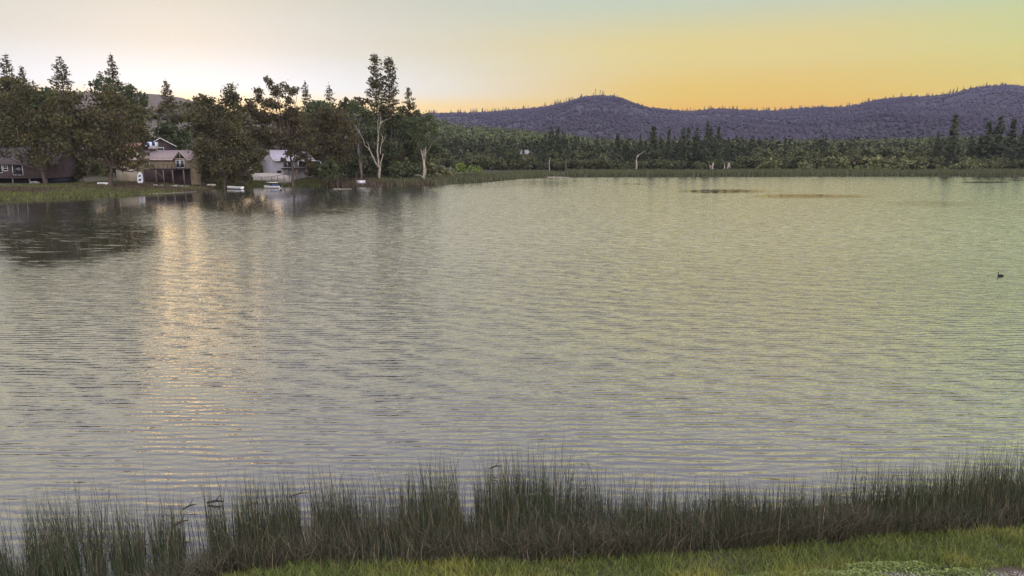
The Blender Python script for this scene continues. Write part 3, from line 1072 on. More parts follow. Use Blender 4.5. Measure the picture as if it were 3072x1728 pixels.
# olive bushes in front on the right
for i, (px, top, w, lab) in enumerate([
    (2305, 470, 1.1, 'olive bush left of the small meadow'), (2280, 485, 1, 'low olive bush at the left end of the bush row'),
    (2500, 463, 1.2, 'olive bush right of the small meadow'), (2520, 478, 1.2, 'low olive bush crouching in front of its taller neighbour'),
    (2640, 460, 1.3, 'broad olive bush in the middle of the right bush row'), (2600, 472, 1.2, 'olive bush left of the broadest olive bush'),
    (2680, 468, 1.3, 'olive bush right of the broadest olive bush'), (2730, 466, 1.2, 'tall olive bush near the right conifers'),
    (2760, 480, 1.2, 'low olive bush near the right conifers'), (2880, 470, 1.1, 'olive bush below the tall dark conifer'),
    (2910, 478, 1.1, 'olive bush right of the one below the dark conifer'), (2960, 482, 1.2, 'low olive bush below the right edge group'),
    (2420, 478, 1.1, 'olive bush behind the small meadow')]):
    Y = 303 + (i % 3) * 2
    loc = at(px, Y)
    FS.put(i % 4, loc, ZD(top, Y) - loc[2], w, rg.uniform(0, 6), lab, 'olive bushes before the right wood')
UND = random.Random(61)
for i in range(34):
    px = -60 + i * 42 + UND.uniform(-12, 12)
    Y = UND.uniform(212, 232)
    loc = at(px, Y)
    FS.put(i % 4, loc, UND.uniform(4.5, 7.5), UND.uniform(.9, 1.3), UND.uniform(0, 6), 'dim bush in the undergrowth behind the lake houses', 'undergrowth bushes behind the lake houses')
for px, top, wpx, lab in [(2555, 498, 26, 'small yellow green bush at the edge of the far reeds'), (2830, 494, 34, 'low yellowish bush beside the far reeds'),
                          (1400, 487, 42, 'bright lime green willow bush on the far shore')]:
    Y = 232 if px == 1400 else 301
    loc = at(px, Y)
    k = mpp(Y)
    g = random.Random(px)
    hh = ZD(top, Y) - loc[2]
    lob = [(g.uniform(-.8, .8) * wpx * k, g.uniform(-1.5, 1.5), hh * g.uniform(.4, .82), hh * g.uniform(.2, .28)) for _ in range(11)]
    plant('willow_bush', lab, 'bush', loc, crown_parts(0, lob, px, leaf=.3, dens=1.1, tr=.1, trunk_to=.8, limb=False), M['bark'],
          M['bright_leaf'] if px != 2830 else M['olive_leaf'])
# depth of the wood, read only as a mass
hw = MB()
rng = np.random.default_rng(5)
n = 2600
pxs = rng.uniform(1250, 3400, n)
Ys = rng.uniform(355, 430, n)
X = (pxs - 1536) / F * Ys
p = np.stack([X, Ys, Hs(X, Ys)], -1)
tall = rng.uniform(.6, 1.35, n)
k = rng.uniform(.5, 1.5, (n, 1)) * np.array([[.054, .062, .028]])
spire = rng.random(n) < np.where(pxs < 2300, .55, .3)
q_, c_ = [], []
for lay in range(46):
    f = lay / 46.0
    w_ = np.where(spire, 2.2 * (1 - f) + .15, 2.5 * np.sqrt(1 - f * f))[:, None]
    hh_ = np.where(spire, 12.5, 10.0) * tall
    q_.append(p + rng.normal(size=p.shape) * np.concatenate([w_, w_, w_ * 0 + .5], 1) + np.array([0, 0, 1.0]) * (.8 + f * hh_)[:, None])
    c_.append(k * rng.uniform(.55, 1.45, (n, 1)) * np.where(spire, .8, 1.0)[:, None])
hw.leaves(np.vstack(q_), rng.uniform(.45, .95, 46 * n), rng, np.vstack(c_), ratio=.65)
o = hw.build('background_woodland', M['hilltree'], color=True)
tag(o, 'deep woodland behind the front trees of the far shore', 'woodland', None, 'stuff')

# bleached snags on the far shore
limbs('dead_tree', 'bleached leaning snag with a crooked top in the far wood', 1909, 303,
      [([(1909, 507), (1909, 492), (1908, 480), (1911, 470), (1916, 464)], .38, .2), ([(1909, 485), (1909, 470), (1911, 462)], .18, .08), ([(1915, 465), (1925, 458), (1935, 452)], .14, .04)], 'dead_wood')
limbs('dead_tree', 'thin pale dead trunk below the left conifer clump', 1648, 300,
      [([(1648, 512), (1648, 498), (1648, 485), (1650, 475)], .25, .08), ([(1648, 495), (1644, 488)], .1, .05)], 'dead_wood')
limbs('dead_tree', 'thin brown bare trunk right of the thin pale one', 1698, 300, [([(1698, 506), (1698, 490), (1699, 475)], .16, .08)], 'grey_bark')
limbs('tree_stump', 'broken white stump with a leaning arm, left of the pair', 2134, 297,
      [([(2137, 507), (2136, 498), (2139, 488)], .45, .25), ([(2131, 506), (2129, 497), (2126, 492)], .25, .1), ([(2135, 498), (2131, 499), (2129, 504)], .2, .15)], 'dead_wood', cat='stump')
limbs('tree_stump', 'broken white stump with a pale knob, right of the pair', 2183, 297,
      [([(2182, 506), (2184, 498), (2186, 490)], .4, .5), ([(2173, 506), (2173, 498), (2172, 491)], .3, .2), ([(2186, 495), (2190, 500), (2191, 505)], .2, .15), ([(2187, 491), (2189, 484)], .1, .04)], 'dead_wood', cat='stump')

# masts on the peak
for i, (px, top, w, lab) in enumerate([(1782, 266, 1.5, 'tallest thin radio mast on the peak, leftmost'), (1796, 270, 1.8, 'thick radio mast second on the peak'),
                                       (1803, 272, 1.2, 'slim radio mast third on the peak'), (1807, 275, .8, 'faint low radio mast rightmost on the peak')]):
    Y = 2600 + 250 * math.sin(px / 420.)
    z0 = ZD(292, Y)
    h = ZD(top, Y) - z0
    t = thing('radio_mast', lab, 'mast', (XD(px, Y), Y, z0), 0, 'radio masts on the peak')
    mb = MB()
    for a in range(3):
        mb.tube([(math.cos(a * 2.1) * w, math.sin(a * 2.1) * w, -4), (math.cos(a * 2.1) * w * .5, math.sin(a * 2.1) * w * .5, h)], .35, 4)
    for q in range(8):
        zq = h * q / 8
        mb.box(-w * .8, w * .8, -.2, .2, zq, zq + .5)
    mb.build('lattice', M['steel'], t)
    mb = MB()
    mb.tube([(0, -w, h * .92), (0, -w - .8, h * .92)], [1.6, .6], 8)
    mb.build('dish', M['steel'], t)

# pines along the skyline
RX, RY, RZ, rpx, rzc = RID
sk = []
for i in range(3):
    a, b = pine_parts(16, 2.3, 560 + i, .08, leaf=.8, dens=.8, whorl=1.5, shape=.95)
    b.tube([(0, 0, -3), (0, 0, 14)], [.7, .3], 4)
    sk.append(b.mesh('skyline_pine', M['far_needle']))
g = random.Random(9)
done = 0
spans = [(1262, 1720, 95), (1725, 1960, 20), (2010, 2330, 60), (2330, 2620, 45), (2620, 3072, 50)]
for a, b, n in spans:
    for i in range(n):
        px = g.uniform(a, b)
        Yc = 2600 + 250 * math.sin(px / 420.)
        zc = float(np.interp(px, rpx, rzc))
        o = link('skyline_pine', sk[g.randrange(3)])
        o.location = (XD(px, Yc, 200), Yc + g.uniform(-8, 8), zc - 4)
        s = g.uniform(.45, 1.15) if a != 1262 else g.uniform(.65, 1.3)
        o.scale = (s * g.uniform(.9, 1.5), s * g.uniform(.9, 1.5), s)
        o.rotation_euler = (0, 0, g.uniform(0, 6))
        tag(o, 'small dark pine standing on the skyline of the far ridge', 'tree', 'pines on the skyline of the far ridge')

# ------------------------------------------------------------------ far and left reeds and bank grass
def blades(mb, pos, h, w, lean, rng, col, seg=3, azim=None):
    """grass-like strips facing all ways"""
    n = len(pos)
    a = rng.uniform(0, 6.283, n) if azim is None else azim
    side = np.stack([np.cos(a), np.sin(a), np.zeros(n)], -1)
    la = rng.uniform(0, 6.283, n)
    ld = np.stack([np.cos(la), np.sin(la), np.zeros(n)], -1) * lean[:, None] if lean.ndim == 1 else lean
    V = []
    for s in range(seg + 1):
        t = s / seg
        c = pos + np.stack([np.zeros(n), np.zeros(n), h * t * (1 - .1 * t)], -1) + ld * (h * t * t)[:, None]
        ww = (w * (1 - t) ** .7 * .5 + .0008)[:, None]
        V += [c - side * ww, c + side * ww]
    V = np.stack(V, 1)
    m = 2 * (seg + 1)
    Q = np.array([(2 * s, 2 * s + 1, 2 * s + 3, 2 * s + 2) for s in range(seg)])
    Q = (Q[None] + (np.arange(n) * m)[:, None, None]).reshape(-1, 4)
    mb.add(V.reshape(-1, 3), Q, np.repeat(col, m, axis=0))


def band(pts_px, n, depth, rng):
    """random points along a shoreline given in pixels, up to depth metres inland"""
    q = np.array([P(*a)[:2] for a in pts_px])
    seg = np.diff(q, axis=0)
    ln = np.linalg.norm(seg, axis=1)
    cum = np.concatenate([[0], np.cumsum(ln)])
    t = rng.uniform(0, cum[-1], n)
    i = np.clip(np.searchsorted(cum, t) - 1, 0, len(ln) - 1)
    f = ((t - cum[i]) / ln[i])[:, None]
    nrm_ = np.stack([-seg[:, 1], seg[:, 0]], -1) / ln[:, None]
    d = rng.uniform(0, 1, n)
    return q[i] + seg[i] * f + nrm_[i] * (d * depth - .6)[:, None], d


rng = np.random.default_rng(21)
mb = MB()
pos, d = band([(1200, 558), (1300, 553), (1420, 548), (1500, 541), (1560, 536), (1700, 531), (2000, 531), (2200, 530), (2600, 529), (3072, 529), (3400, 529)], 42000, 15, rng)
z = Hs(pos[:, 0], pos[:, 1])
lowl = sstep(-10, -60, pos[:, 0])
h = rng.uniform(1.6, 2.9, len(pos)) * (.75 + .5 * fbm(pos[:, 0] * .07, pos[:, 1] * .07, 4)) * (1 - .35 * sstep(30, -60, pos[:, 0]))
c = rng.uniform(.6, 1.4, (len(pos), 1)) * np.array([[.092, .100, .045]]) + rng.uniform(0, .03, (len(pos), 1)) * np.array([[1, .8, .5]])
blades(mb, np.column_stack([pos, z]), h, rng.uniform(.12, .28, len(pos)), rng.uniform(0, .14, len(pos)), rng, c, 2)
o = mb.build('far_reeds', M['far_reed'], color=True)
tag(o, 'dense belt of tall reeds along the far shore', 'reeds', None, 'stuff')

mb = MB()
pos, d = band([(-350, 608), (0, 600), (100, 597), (250, 592), (400, 585), (590, 575), (625, 569), (650, 563), (760, 560), (850, 558), (1120, 558), (1230, 557), (1300, 553)], 60000, 26, rng)
z = Hs(pos[:, 0], pos[:, 1])
right = sstep(-60, -40, pos[:, 0])
h = rng.uniform(.25, .75, len(pos)) * (1 + 1.2 * right * (d < .45))
patchy = fbm(pos[:, 0] * .09, pos[:, 1] * .12, 14)
gr = np.array([.115, .125, .04])
br = np.array([.10, .078, .048])
f = sstep(.38, .6, patchy)[:, None]
c = (gr * f + br * (1 - f)) * rng.uniform(.55, 1.5, (len(pos), 1))
blades(mb, np.column_stack([pos, z]), h, rng.uniform(.12, .3, len(pos)), rng.uniform(.1, .5, len(pos)), rng, c, 2)
o = mb.build('bank_grass', M['far_reed'], color=True)
tag(o, 'rough green and brown grass on the left bank', 'grass', None, 'stuff')

# ------------------------------------------------------------------ houses
def win(t, x0, x1, z0, z1, y=-.04, fr='white', nx=1, nz=1, fw=.12):
    """a framed window on the wall plane y = 0 facing -y"""
    w = MB()
    for a, b in ((x0, x0 + fw), (x1 - fw, x1)):
        w.box(a, b, y - .05, y + .03, z0, z1)
    for a, b in ((z0, z0 + fw), (z1 - fw, z1)):
        w.box(x0 + fw, x1 - fw, y - .05, y + .03, a, b)
    for i in range(1, nx):
        xx = x0 + (x1 - x0) * i / nx
        w.box(xx - fw * .35, xx + fw * .35, y - .046, y + .026, z0 + fw, z1 - fw)
    for i in range(1, nz):
        zz = z0 + (z1 - z0) * i / nz
        w.box(x0 + fw, x1 - fw, y - .043, y + .023, zz - fw * .35, zz + fw * .35)
    o = w.build('window', M[fr], t)
    p_ = MB()
    p_.box(x0 + fw * .8, x1 - fw * .8, y - .01, y + .025, z0 + fw * .8, z1 - fw * .8)
    p_.build('pane', M['glass'], o)
    return o


def gable(t, x0, x1, y0, y1, z0, zw, rise, wall, roof, axis='x', over=.5, th=.16, fascia=None):
    """walls with gable ends plus two roof slabs; ridge along x or y"""
    w = MB()
    if axis == 'x':
        ym = (y0 + y1) / 2
        V = [(x0, y0, z0), (x1, y0, z0), (x1, y1, z0), (x0, y1, z0), (x0, y0, zw), (x1, y0, zw), (x1, y1, zw), (x0, y1, zw), (x0, ym, zw + rise), (x1, ym, zw + rise)]
        tri = [(7, 4, 8), (5, 6, 9)]
    else:
        xm = (x0 + x1) / 2
        V = [(x0, y0, z0), (x1, y0, z0), (x1, y1, z0), (x0, y1, z0), (x0, y0, zw), (x1, y0, zw), (x1, y1, zw), (x0, y1, zw), (xm, y0, zw + rise), (xm, y1, zw + rise)]
        tri = [(4, 5, 8), (6, 7, 9)]
    w.add(V, [(0, 1, 5, 4), (1, 2, 6, 5), (2, 3, 7, 6), (3, 0, 4, 7)])
    w.add(V, tri)
    w.build('wall', wall, t)

    def slab(pa, pb, lo, hi):
        r = MB()
        r.add(pa + pb, [(0, 1, 2, 3), (7, 6, 5, 4), (0, 4, 5, 1), (1, 5, 6, 2), (2, 6, 7, 3), (3, 7, 4, 0)])
        return r.build('roof', roof, t)
    for s in (0, 1):
        if axis == 'x':
            half = (y1 - y0) / 2
            ye = (y0 - over) if s == 0 else (y1 + over)
            ym = (y0 + y1) / 2
            ze = zw - rise * over / half
            top = [(x0 - over, ye, ze + th), (x1 + over, ye, ze + th), (x1 + over, ym, zw + rise + th), (x0 - over, ym, zw + rise + th)]
        else:
            half = (x1 - x0) / 2
            xe = (x0 - over) if s == 0 else (x1 + over)
            xm = (x0 + x1) / 2
            ze = zw - rise * over / half
            top = [(xe, y0 - over, ze + th), (xe, y1 + over, ze + th), (xm, y1 + over, zw + rise + th), (xm, y0 - over, zw + rise + th)]
        bot = [(a, b, c - th + .01) for a, b, c in top]
        rf = slab(top, bot, 0, 0)
        if fascia:
            f = MB()
            if axis == 'x':
                f.tube([top[0], top[3]], .09, 4)
                f.tube([top[0], top[1]], .08, 4)
            else:
                f.tube([top[0], top[3]], .09, 4)
            f.build('fascia', fascia, rf)


def deck(t, x0, x1, y0, y1, z, zg, posts, m='darkwood', rail=1.0, mr='darkwood'):
    d = MB()
    d.box(x0, x1, y0, y1, z - .28, z)
    dk = d.build('deck', M[m], t)
    for px_ in posts:
        p_ = MB()
        p_.box(px_ - .12, px_ + .12, y0 + .05, y0 + .29, zg, z - .28)
        p_.build('post', M['deckwood'], dk)
    r = MB()
    n = max(3, int((x1 - x0) / 1.0))
    for i in range(n + 1):
        xx = x0 + .05 + (x1 - x0 - .1) * i / n
        r.box(xx - .05, xx + .05, y0 + .02, y0 + .1, z, z + rail)
    r.box(x0, x1, y0 + .0, y0 + .13, z + rail, z + rail + .09)
    for q in (.3, .6):
        r.box(x0, x1, y0 + .03, y0 + .09, z + rail * q, z + rail * q + .05)
    r.build('railing', M[mr], dk)


# dark cabin at the left edge
Y = 163
k = mpp(Y)
loc = at(75, Y)
t = thing('cabin', 'dark brown cabin with white window frames at the left picture edge', 'house', loc)
zz = lambda py: ZD(py, Y) - loc[2]
xx = lambda px: XD(px, Y) - loc[0]
gable(t, xx(-90), xx(170), 0, 9, zz(533), zz(488), 3.4, M['brownwall'], M['darkroof'], 'x', .7)
win(t, xx(-20), xx(13), zz(519), zz(492), nx=1)
win(t, xx(15), xx(30), zz(513), zz(497), nz=2)
win(t, xx(43), xx(74), zz(526), zz(494))
mb = MB()
mb.box(xx(-88), xx(168), .4, 8.6, -.6, zz(533))
mb.build('crawlspace_shade', M['black'], t)  # solid black box paints the shade of the crawlspace below the cabin
deck(t, xx(-90), xx(165), -2.4, -.1, zz(531), -.4, [xx(q) for q in (-60, 0, 60, 110, 160)], rail=.8)

# cream and tan house
Y = 177
k = mpp(Y)
loc = at(460, Y)
zz = lambda py: ZD(py, Y) - loc[2]
xx = lambda px: XD(px, Y) - loc[0]
t = thing('lake_house', 'cream and tan lake house with a glazed gable above its deck', 'house', loc)
gable(t, xx(405), xx(572), .6, 8.0, -.5, zz(478), zz(452) - zz(478), M['tan'], M['tanroof'], 'x', .5, fascia=M['cream'])
w_ = MB()
w_.box(xx(351), xx(410), 0, 7, -.5, zz(455))
w_.build('wall', M['cream'], t)
r_ = MB()
x0, x1 = xx(346), xx(416)
r_.add([(x0, -.6, zz(456)), (x1, -.6, zz(456)), (x1, 3.5, zz(428)), (x0 + 1.5, 3.5, zz(428)), (x0, 7.6, zz(456)), (x1, 7.6, zz(456))], [(0, 1, 2, 3), (3, 2, 5, 4)])
r_.add([(x0, -.6, zz(456)), (x0 + 1.5, 3.5, zz(428)), (x0, 7.6, zz(456))], [(0, 1, 2)])
r_.build('roof', M['redroof'], t)
win(t, xx(355), xx(374), zz(476), zz(458), nx=2)
win(t, xx(378), xx(394), zz(476), zz(458), nx=2)
win(t, xx(397), xx(408), zz(476), zz(458))
win(t, xx(355), xx(365), zz(510), zz(497))
bl = MB()
bl.box(xx(350), xx(414), -1.4, -.06, zz(481), zz(478.5))
bo = bl.build('balcony', M['cream'], t)
rl = MB()
for i in range(9):
    q = xx(351 + i * 7.8)
    rl.box(q - .04, q + .04, -1.38, -1.3, zz(478.5), zz(467))
rl.box(xx(350), xx(414), -1.4, -1.28, zz(467), zz(466))
rl.build('railing', M['white'], bo)
gx0, gx1 = xx(529), xx(566)
sub = MB()
gable(t, gx0, gx1, -.2, 4.0, zz(506), zz(477), zz(455) - zz(477), M['tan'], M['tanroof'], 'y', .45, fascia=M['cream'])
o = win(t, xx(534), xx(546), zz(503.5), zz(480), y=-.25)
o = win(t, xx(547), xx(559), zz(503.5), zz(480), y=-.25)
gl = MB()
gl.add([(xx(534), -.24, zz(475)), (xx(561), -.24, zz(475)), (xx(547.5), -.24, zz(459.5)), (xx(534), -.2, zz(475)), (xx(561), -.2, zz(475)), (xx(547.5), -.2, zz(459.5))], [(0, 1, 2), (5, 4, 3)])
go = gl.build('gable_window', M['glass'], t)
gl = MB()
gl.box(xx(546.6), xx(548.6), -.29, -.25, zz(475), zz(460))
gl.box(xx(533), xx(562), -.29, -.25, zz(477), zz(475.2))
gl.build('frame', M['cream'], go)
deck(t, xx(472), xx(577), -3.2, -.25, zz(505), -.6, [xx(q) for q in (488, 510, 537, 570)], rail=.95)
st = MB()
for i in range(9):
    st.box(xx(497 + i * 2.2), xx(499.6 + i * 2.2), -4.4, -3.4, zz(515 + i * 2.8), zz(514.2 + i * 2.8))
st.build('stairs', M['deckwood'], t)
un = MB()
un.box(xx(432), xx(570), .2, .55, -.4, zz(508))
un.build('lower_wall', M['brownwall'], t)
win(t, xx(440), xx(450), zz(497), zz(482), y=.55)
ch = MB()
ch.box(xx(432), xx(452), 3.5, 5.5, zz(446), zz(425))
co = ch.build('rooftop_unit', M['white'], t)
ch = MB()
ch.box(xx(430), xx(437), 3.38, 3.48, zz(440), zz(427))
ch.box(xx(446), xx(454), 3.38, 3.48, zz(436), zz(424))
ch.build('panel', M['blue'], co)

# brown house behind, house roofs further behind
Y = 196
loc = at(495, Y)
zz = lambda py: ZD(py, Y) - loc[2]
xx = lambda px: XD(px, Y) - loc[0]
t = thing('house', 'dark brown house with pale roof edges behind the cream house', 'house', loc, R(24))
gable(t, -3.4, 3.2, -3, 4.5, -.5, zz(438), 1.9, M['brownwall'], M['darkroof'], 'y', .6, fascia=M['white'])
win(t, -1.2, .6, zz(452), zz(442), y=-3.04)
Y = 201
loc = at(583, Y)
zz = lambda py: ZD(py, Y) - loc[2]
t = thing('house', 'low house with a pinkish roof behind the bushy oak', 'house', loc, R(-12))
gable(t, -2.6, 4.6, -3, 3, -.5, zz(486), zz(466) - zz(486), M['tan'], M['tanroof'], 'x', .5, fascia=M['white'])
win(t, -1.5, .2, zz(506), zz(493), y=-3.04)

# white house
Y = 204
loc = at(829, Y)
zz = lambda py: ZD(py, Y) - loc[2]
t = thing('lake_house', 'white lake house with a pale grey gable roof and side deck', 'house', loc, R(40))
gable(t, 0, 11.7, 0, 10.2, -.4, zz(481), zz(451) - zz(481), M['greywall'], M['greyroof'], 'x', .5, fascia=M['white'])
win(t, .3, 1.5, zz(519), zz(512), fr='black')
win(t, 2.2, 5.0, zz(503), zz(486), nx=2)
win(t, 7.0, 9.6, zz(503), zz(486), nx=2)
deck(t, 1.6, 13.5, -3.2, -.1, zz(504), -1.0, [2.0, 5.0, 8.0, 11.0, 13.2], rail=1.0)
cv = MB()
cv.box(5.5, 13.0, -3.0, -.6, zz(484), zz(482.5))
cvo = cv.build('porch_roof', M['white'], t)
for q in (5.7, 9.2, 12.8):
    cv = MB()
    cv.box(q - .08, q + .08, -2.95, -2.79, zz(504), zz(484))
    cv.build('post', M['white'], cvo)
# retaining wall below it
Y = 198.5
x0, x1 = XD(758, Y), XD(872, Y)
loc = ((x0 + x1) / 2, Y, H((x0 + x1) / 2, Y))
t = thing('retaining_wall', 'long pale concrete retaining wall below the white house', 'wall', loc)
mb = MB()
prof = [(758, 519), (800, 519), (845, 521), (872, 531)]
zz = lambda py: ZD(py, Y) - loc[2]
V, Q = [], []
for i, (a, b) in enumerate(prof):
    xq = XD(a, Y) - loc[0]
    V += [(xq, 0, -.8), (xq, 0, zz(b)), (xq, .4, zz(b)), (xq, .4, -.8)]
    if i:
        o4 = 4 * (i - 1)
        Q += [(o4 + j, o4 + 4 + j, o4 + 4 + (j + 1) % 4, o4 + (j + 1) % 4) for j in range(4)]
Q += [(0, 1, 2, 3), (12, 15, 14, 13)]
mb.add(V, Q)
mb.build('wall', M['concrete'], t)
Y = 197.3
t = thing('railing', 'thin black metal railing sloping in front of the retaining wall', 'railing', at(825, Y))
lo = t.location
for a, b0, b1 in ((785, 540, 531), (815, 540, 530), (833, 540, 527), (852, 540, 523), (868, 540, 521)):
    mb = MB()
    mb.box(XD(a, Y) - lo.x - .05, XD(a, Y) - lo.x + .05, -.05, .05, ZD(b0, Y) - lo.z - .3, ZD(b1, Y) - lo.z)
    mb.build('post', M['black'], t)
mb = MB()
mb.tube([(XD(a, Y) - lo.x, -.05, ZD(b, Y) - lo.z) for a, b in ((775, 531), (800, 531), (815, 530), (833, 527), (852, 523), (870, 520.5))], .06, 5)
mb.build('rail', M['black'], t)

# far houses and a dry patch
for (px, Y, base, L_, rz, wl, rf, lab, wc) in [(1372, 372, 476, 9, 8, 'tan', 'tanroof', 'tan house half hidden in the far wood behind the lime bush', 3),
                                               (1580, 352, 478, 4, -10, 'tan', 'stone', 'small pale house with a light grey roof in the far wood', 1)]:
    x = XD(px, Y)
    zb = ZD(base, Y)
    t = thing('house', lab, 'house', (x, Y, zb), R(rz))
    gable(t, -L_ * .62, L_ * .62, -3, 3, -2, 2.7, 1.9, M[wl], M[rf], 'x', .5)
    for q in range(wc):
        xq = -L_ * .4 + q * L_ * .36
        win(t, xq, xq + 1.2, .8, 2.2, y=-3.04)

# ------------------------------------------------------------------ boats and shore clutter
def hull(mb, Ln, W, Hh, open_=True, tip=.15):
    """lofted boat hull, bow at +x"""
    st = np.linspace(-.5, .5, 9)
    rings = []
    for s in st:
        f = max(.04, (1 - max(0, (s + .05) / .55) ** 2.2))
        w = W / 2 * f
        lift = Hh * .25 * max(0, s) ** 2 * 4
        x = s * Ln
        rings.append([(x, -w, Hh + lift), (x, -w * .85, Hh * .35 + lift * .6), (x, -w * .3, lift * .5), (x, w * .3, lift * .5), (x, w * .85, Hh * .35 + lift * .6), (x, w, Hh + lift)])
    V = np.array(rings)
    mb.grid(V)
    inn = V.copy()
    inn[:, :, 1] *= .86
    inn[:, :, 2] = inn[:, :, 2] * .8 + Hh * .2
    inn[:, :, 0] *= .95
    mb.grid(inn[::-1])
    for side in (0, 5):
        mb.grid(np.stack([V[:, side], inn[:, side]], 1) if side else np.stack([inn[:, side], V[:, side]], 1))
    mb.grid(np.stack([V[0], inn[0]], 0))
    return mb


Y = 172
t = thing('rowing_boat', 'pale flat rowing boat pulled up at the inlet edge', 'boat', (XD(702, Y), Y, .1), R(158))
hull(MB(), 4.8, 1.5, .55).build('hull', M['white'], t)
for q in (-1.3, .3):
    mb = MB()
    mb.box(q - .14, q + .14, -.62, .62, .42, .47)
    mb.build('seat', M['deckwood'], t)
mb = MB()
mb.tube([(-1.8, .5, .62), (1.2, .9, .75)], .035, 5)
mb.build('oar', M['deckwood'], t)
Y = 177
t = thing('pontoon_boat', 'white motor boat with a flat canopy moored in the inlet', 'boat', (XD(815, Y), Y, .0), R(172))
hull(MB(), 4.4, 1.9, .6).build('hull', M['white'], t)
mb = MB()
mb.box(-1.5, 1.0, -.95, .95, 1.45, 1.55)
mb.build('canopy', M['white'], t)
for q in (-1.4, .9):
    for s in (-.85, .85):
        mb = MB()
        mb.tube([(q, s, .4), (q, s, 1.45)], .035, 5)
        mb.build('pole', M['black'], t)
mb = MB()
mb.box(-1.2, .2, -.7, .7, .55, .95)
mb.build('bench', M['blue'], t)
mb = MB()
mb.box(-2.5, -2.15, -.2, .2, .2, .95)
mb.build('outboard_motor', M['black'], t)

Y = 160
t = thing('upturned_boat', 'white upturned dinghy on the bank right of the cabin', 'boat', at(312, Y, .75), R(8))
t.rotation_euler = (math.pi, 0, R(8))
hull(MB(), 2.6, 1.3, .7).build('hull', M['white'], t)
Y = 181
t = thing('upturned_boat', 'cream upturned canoe lying under the bushy oak', 'boat', at(634, Y, .75), R(-5))
t.rotation_euler = (math.pi, 0, R(-5))
hull(MB(), 2.2, 1.1, .75).build('hull', M['cream'], t)
Y = 168
t = thing('paddle_board', 'white and blue paddle board leaning on the cream house wall', 'paddle board', at(421, Y, .1), 0)
t.rotation_euler = (R(-25), R(-14), 0)
mb = MB()
prof = [(-.5, 0.15), (-.62, .8), (-.62, 2.4), (-.45, 3.1), (0, 3.45), (.45, 3.1), (.62, 2.4), (.62, .8), (.5, .15)]
n = len(prof)
V = [(a * 1.05, -.06, b) for a, b in prof] + [(a * 1.05, .08, b) for a, b in prof] + [(0, -.06, 1.6), (0, .08, 1.6)]
mb.add(V, [(2 * n, i + 1, i) for i in range(n - 1)] + [(2 * n, 0, n - 1)])
mb.add(V, [(2 * n + 1, n + i, n + i + 1) for i in range(n - 1)] + [(2 * n + 1, 2 * n - 1, n)])
mb.add(V, [(i, i + 1, n + i + 1, n + i) for i in range(n - 1)] + [(n - 1, 0, n, 2 * n - 1)])
mb.build('board', M['white'], t)
mb = MB()
mb.box(-.32, .32, -.09, -.065, 1.0, 1.5)
mb.build('deck_pad', M['blue'], t)
mb = MB()
mb.box(-.32, .32, -.09, -.065, 2.1, 2.5)
mb.build('deck_pad', M['blue'], t)
Y = 192
t = thing('storage_crate', 'white storage crate with a tilted lid at the shore', 'crate', at(1083, Y), R(-12))
mb = MB()
mb.box(-1.0, 1.0, -.7, .7, -.2, 1.25)
mb.build('box', M['white'], t)
mb = MB()
mb.box(-1.06, 1.06, -.76, .76, 1.26, 1.36)
mb.build('lid', M['greyroof'], t)
mb = MB()
mb.tube([(-1.2, -.5, -.2), (-1.2, -.5, 4.0)], .04, 5)
mb.build('pole', M['deckwood'], t)
# stakes in the shallows
g = random.Random(3)
mb = MB()
mb.tube([(0, 0, -.8), (0.02, 0, .7), (0, .02, 1.25)], [.05, .045, .03], 5)
stm = mb.mesh('stake', M['dead_wood'])
for i, px in enumerate([1312, 1319, 1324, 1333, 1337, 1346, 1351, 1362, 1366, 1384, 1388]):
    q = P(px, 548.5 - (px - 1312) * .012)
    o = link('wooden_stake', stm)
    o.location = (q[0], q[1] - 1, 0)
    o.scale = (1, 1, g.uniform(.8, 1.5))
    o.rotation_euler = (g.uniform(-.06, .06), g.uniform(-.06, .06), 0)
    tag(o, 'thin pale stake in the shallows beside the far reeds', 'stake', 'stakes in the shallows')

# rocks on the bank before the cream house
def rock(name, label, loc, s, seed, group):
    rr = np.random.default_rng(seed)
    mb = MB()
    th = np.linspace(0, math.pi, 6)
    ph = np.arange(8) / 8 * 2 * math.pi
    G = np.array([[(math.sin(a) * math.cos(b), math.sin(a) * math.sin(b), math.cos(a) * .65) for b in list(ph) + [ph[0]]] for a in th])
    j = rr.uniform(.75, 1.2, (6, 8))
    j = np.concatenate([j, j[:, :1]], 1)
    j[0], j[-1] = 1, 1
    mb.grid(G * j[..., None] * s)
    o = mb.build(name, M['stone'], None, loc)
    return tag(o, label, 'rock', group)


g = random.Random(8)
for i, (px, Y) in enumerate([(458, 163), (466, 163.5), (474, 164), (483, 164), (500, 165), (515, 166), (527, 166), (535, 167), (545, 167.5), (560, 169), (98, 159), (106, 160), (112, 159)]):
    rock('rock', 'pale boulder on the bank below the cream house' if px > 200 else 'pale boulder on the bank before the dark cabin',
         at(px, Y, .15), g.uniform(.4, .8), i, 'pale boulders on the left bank')
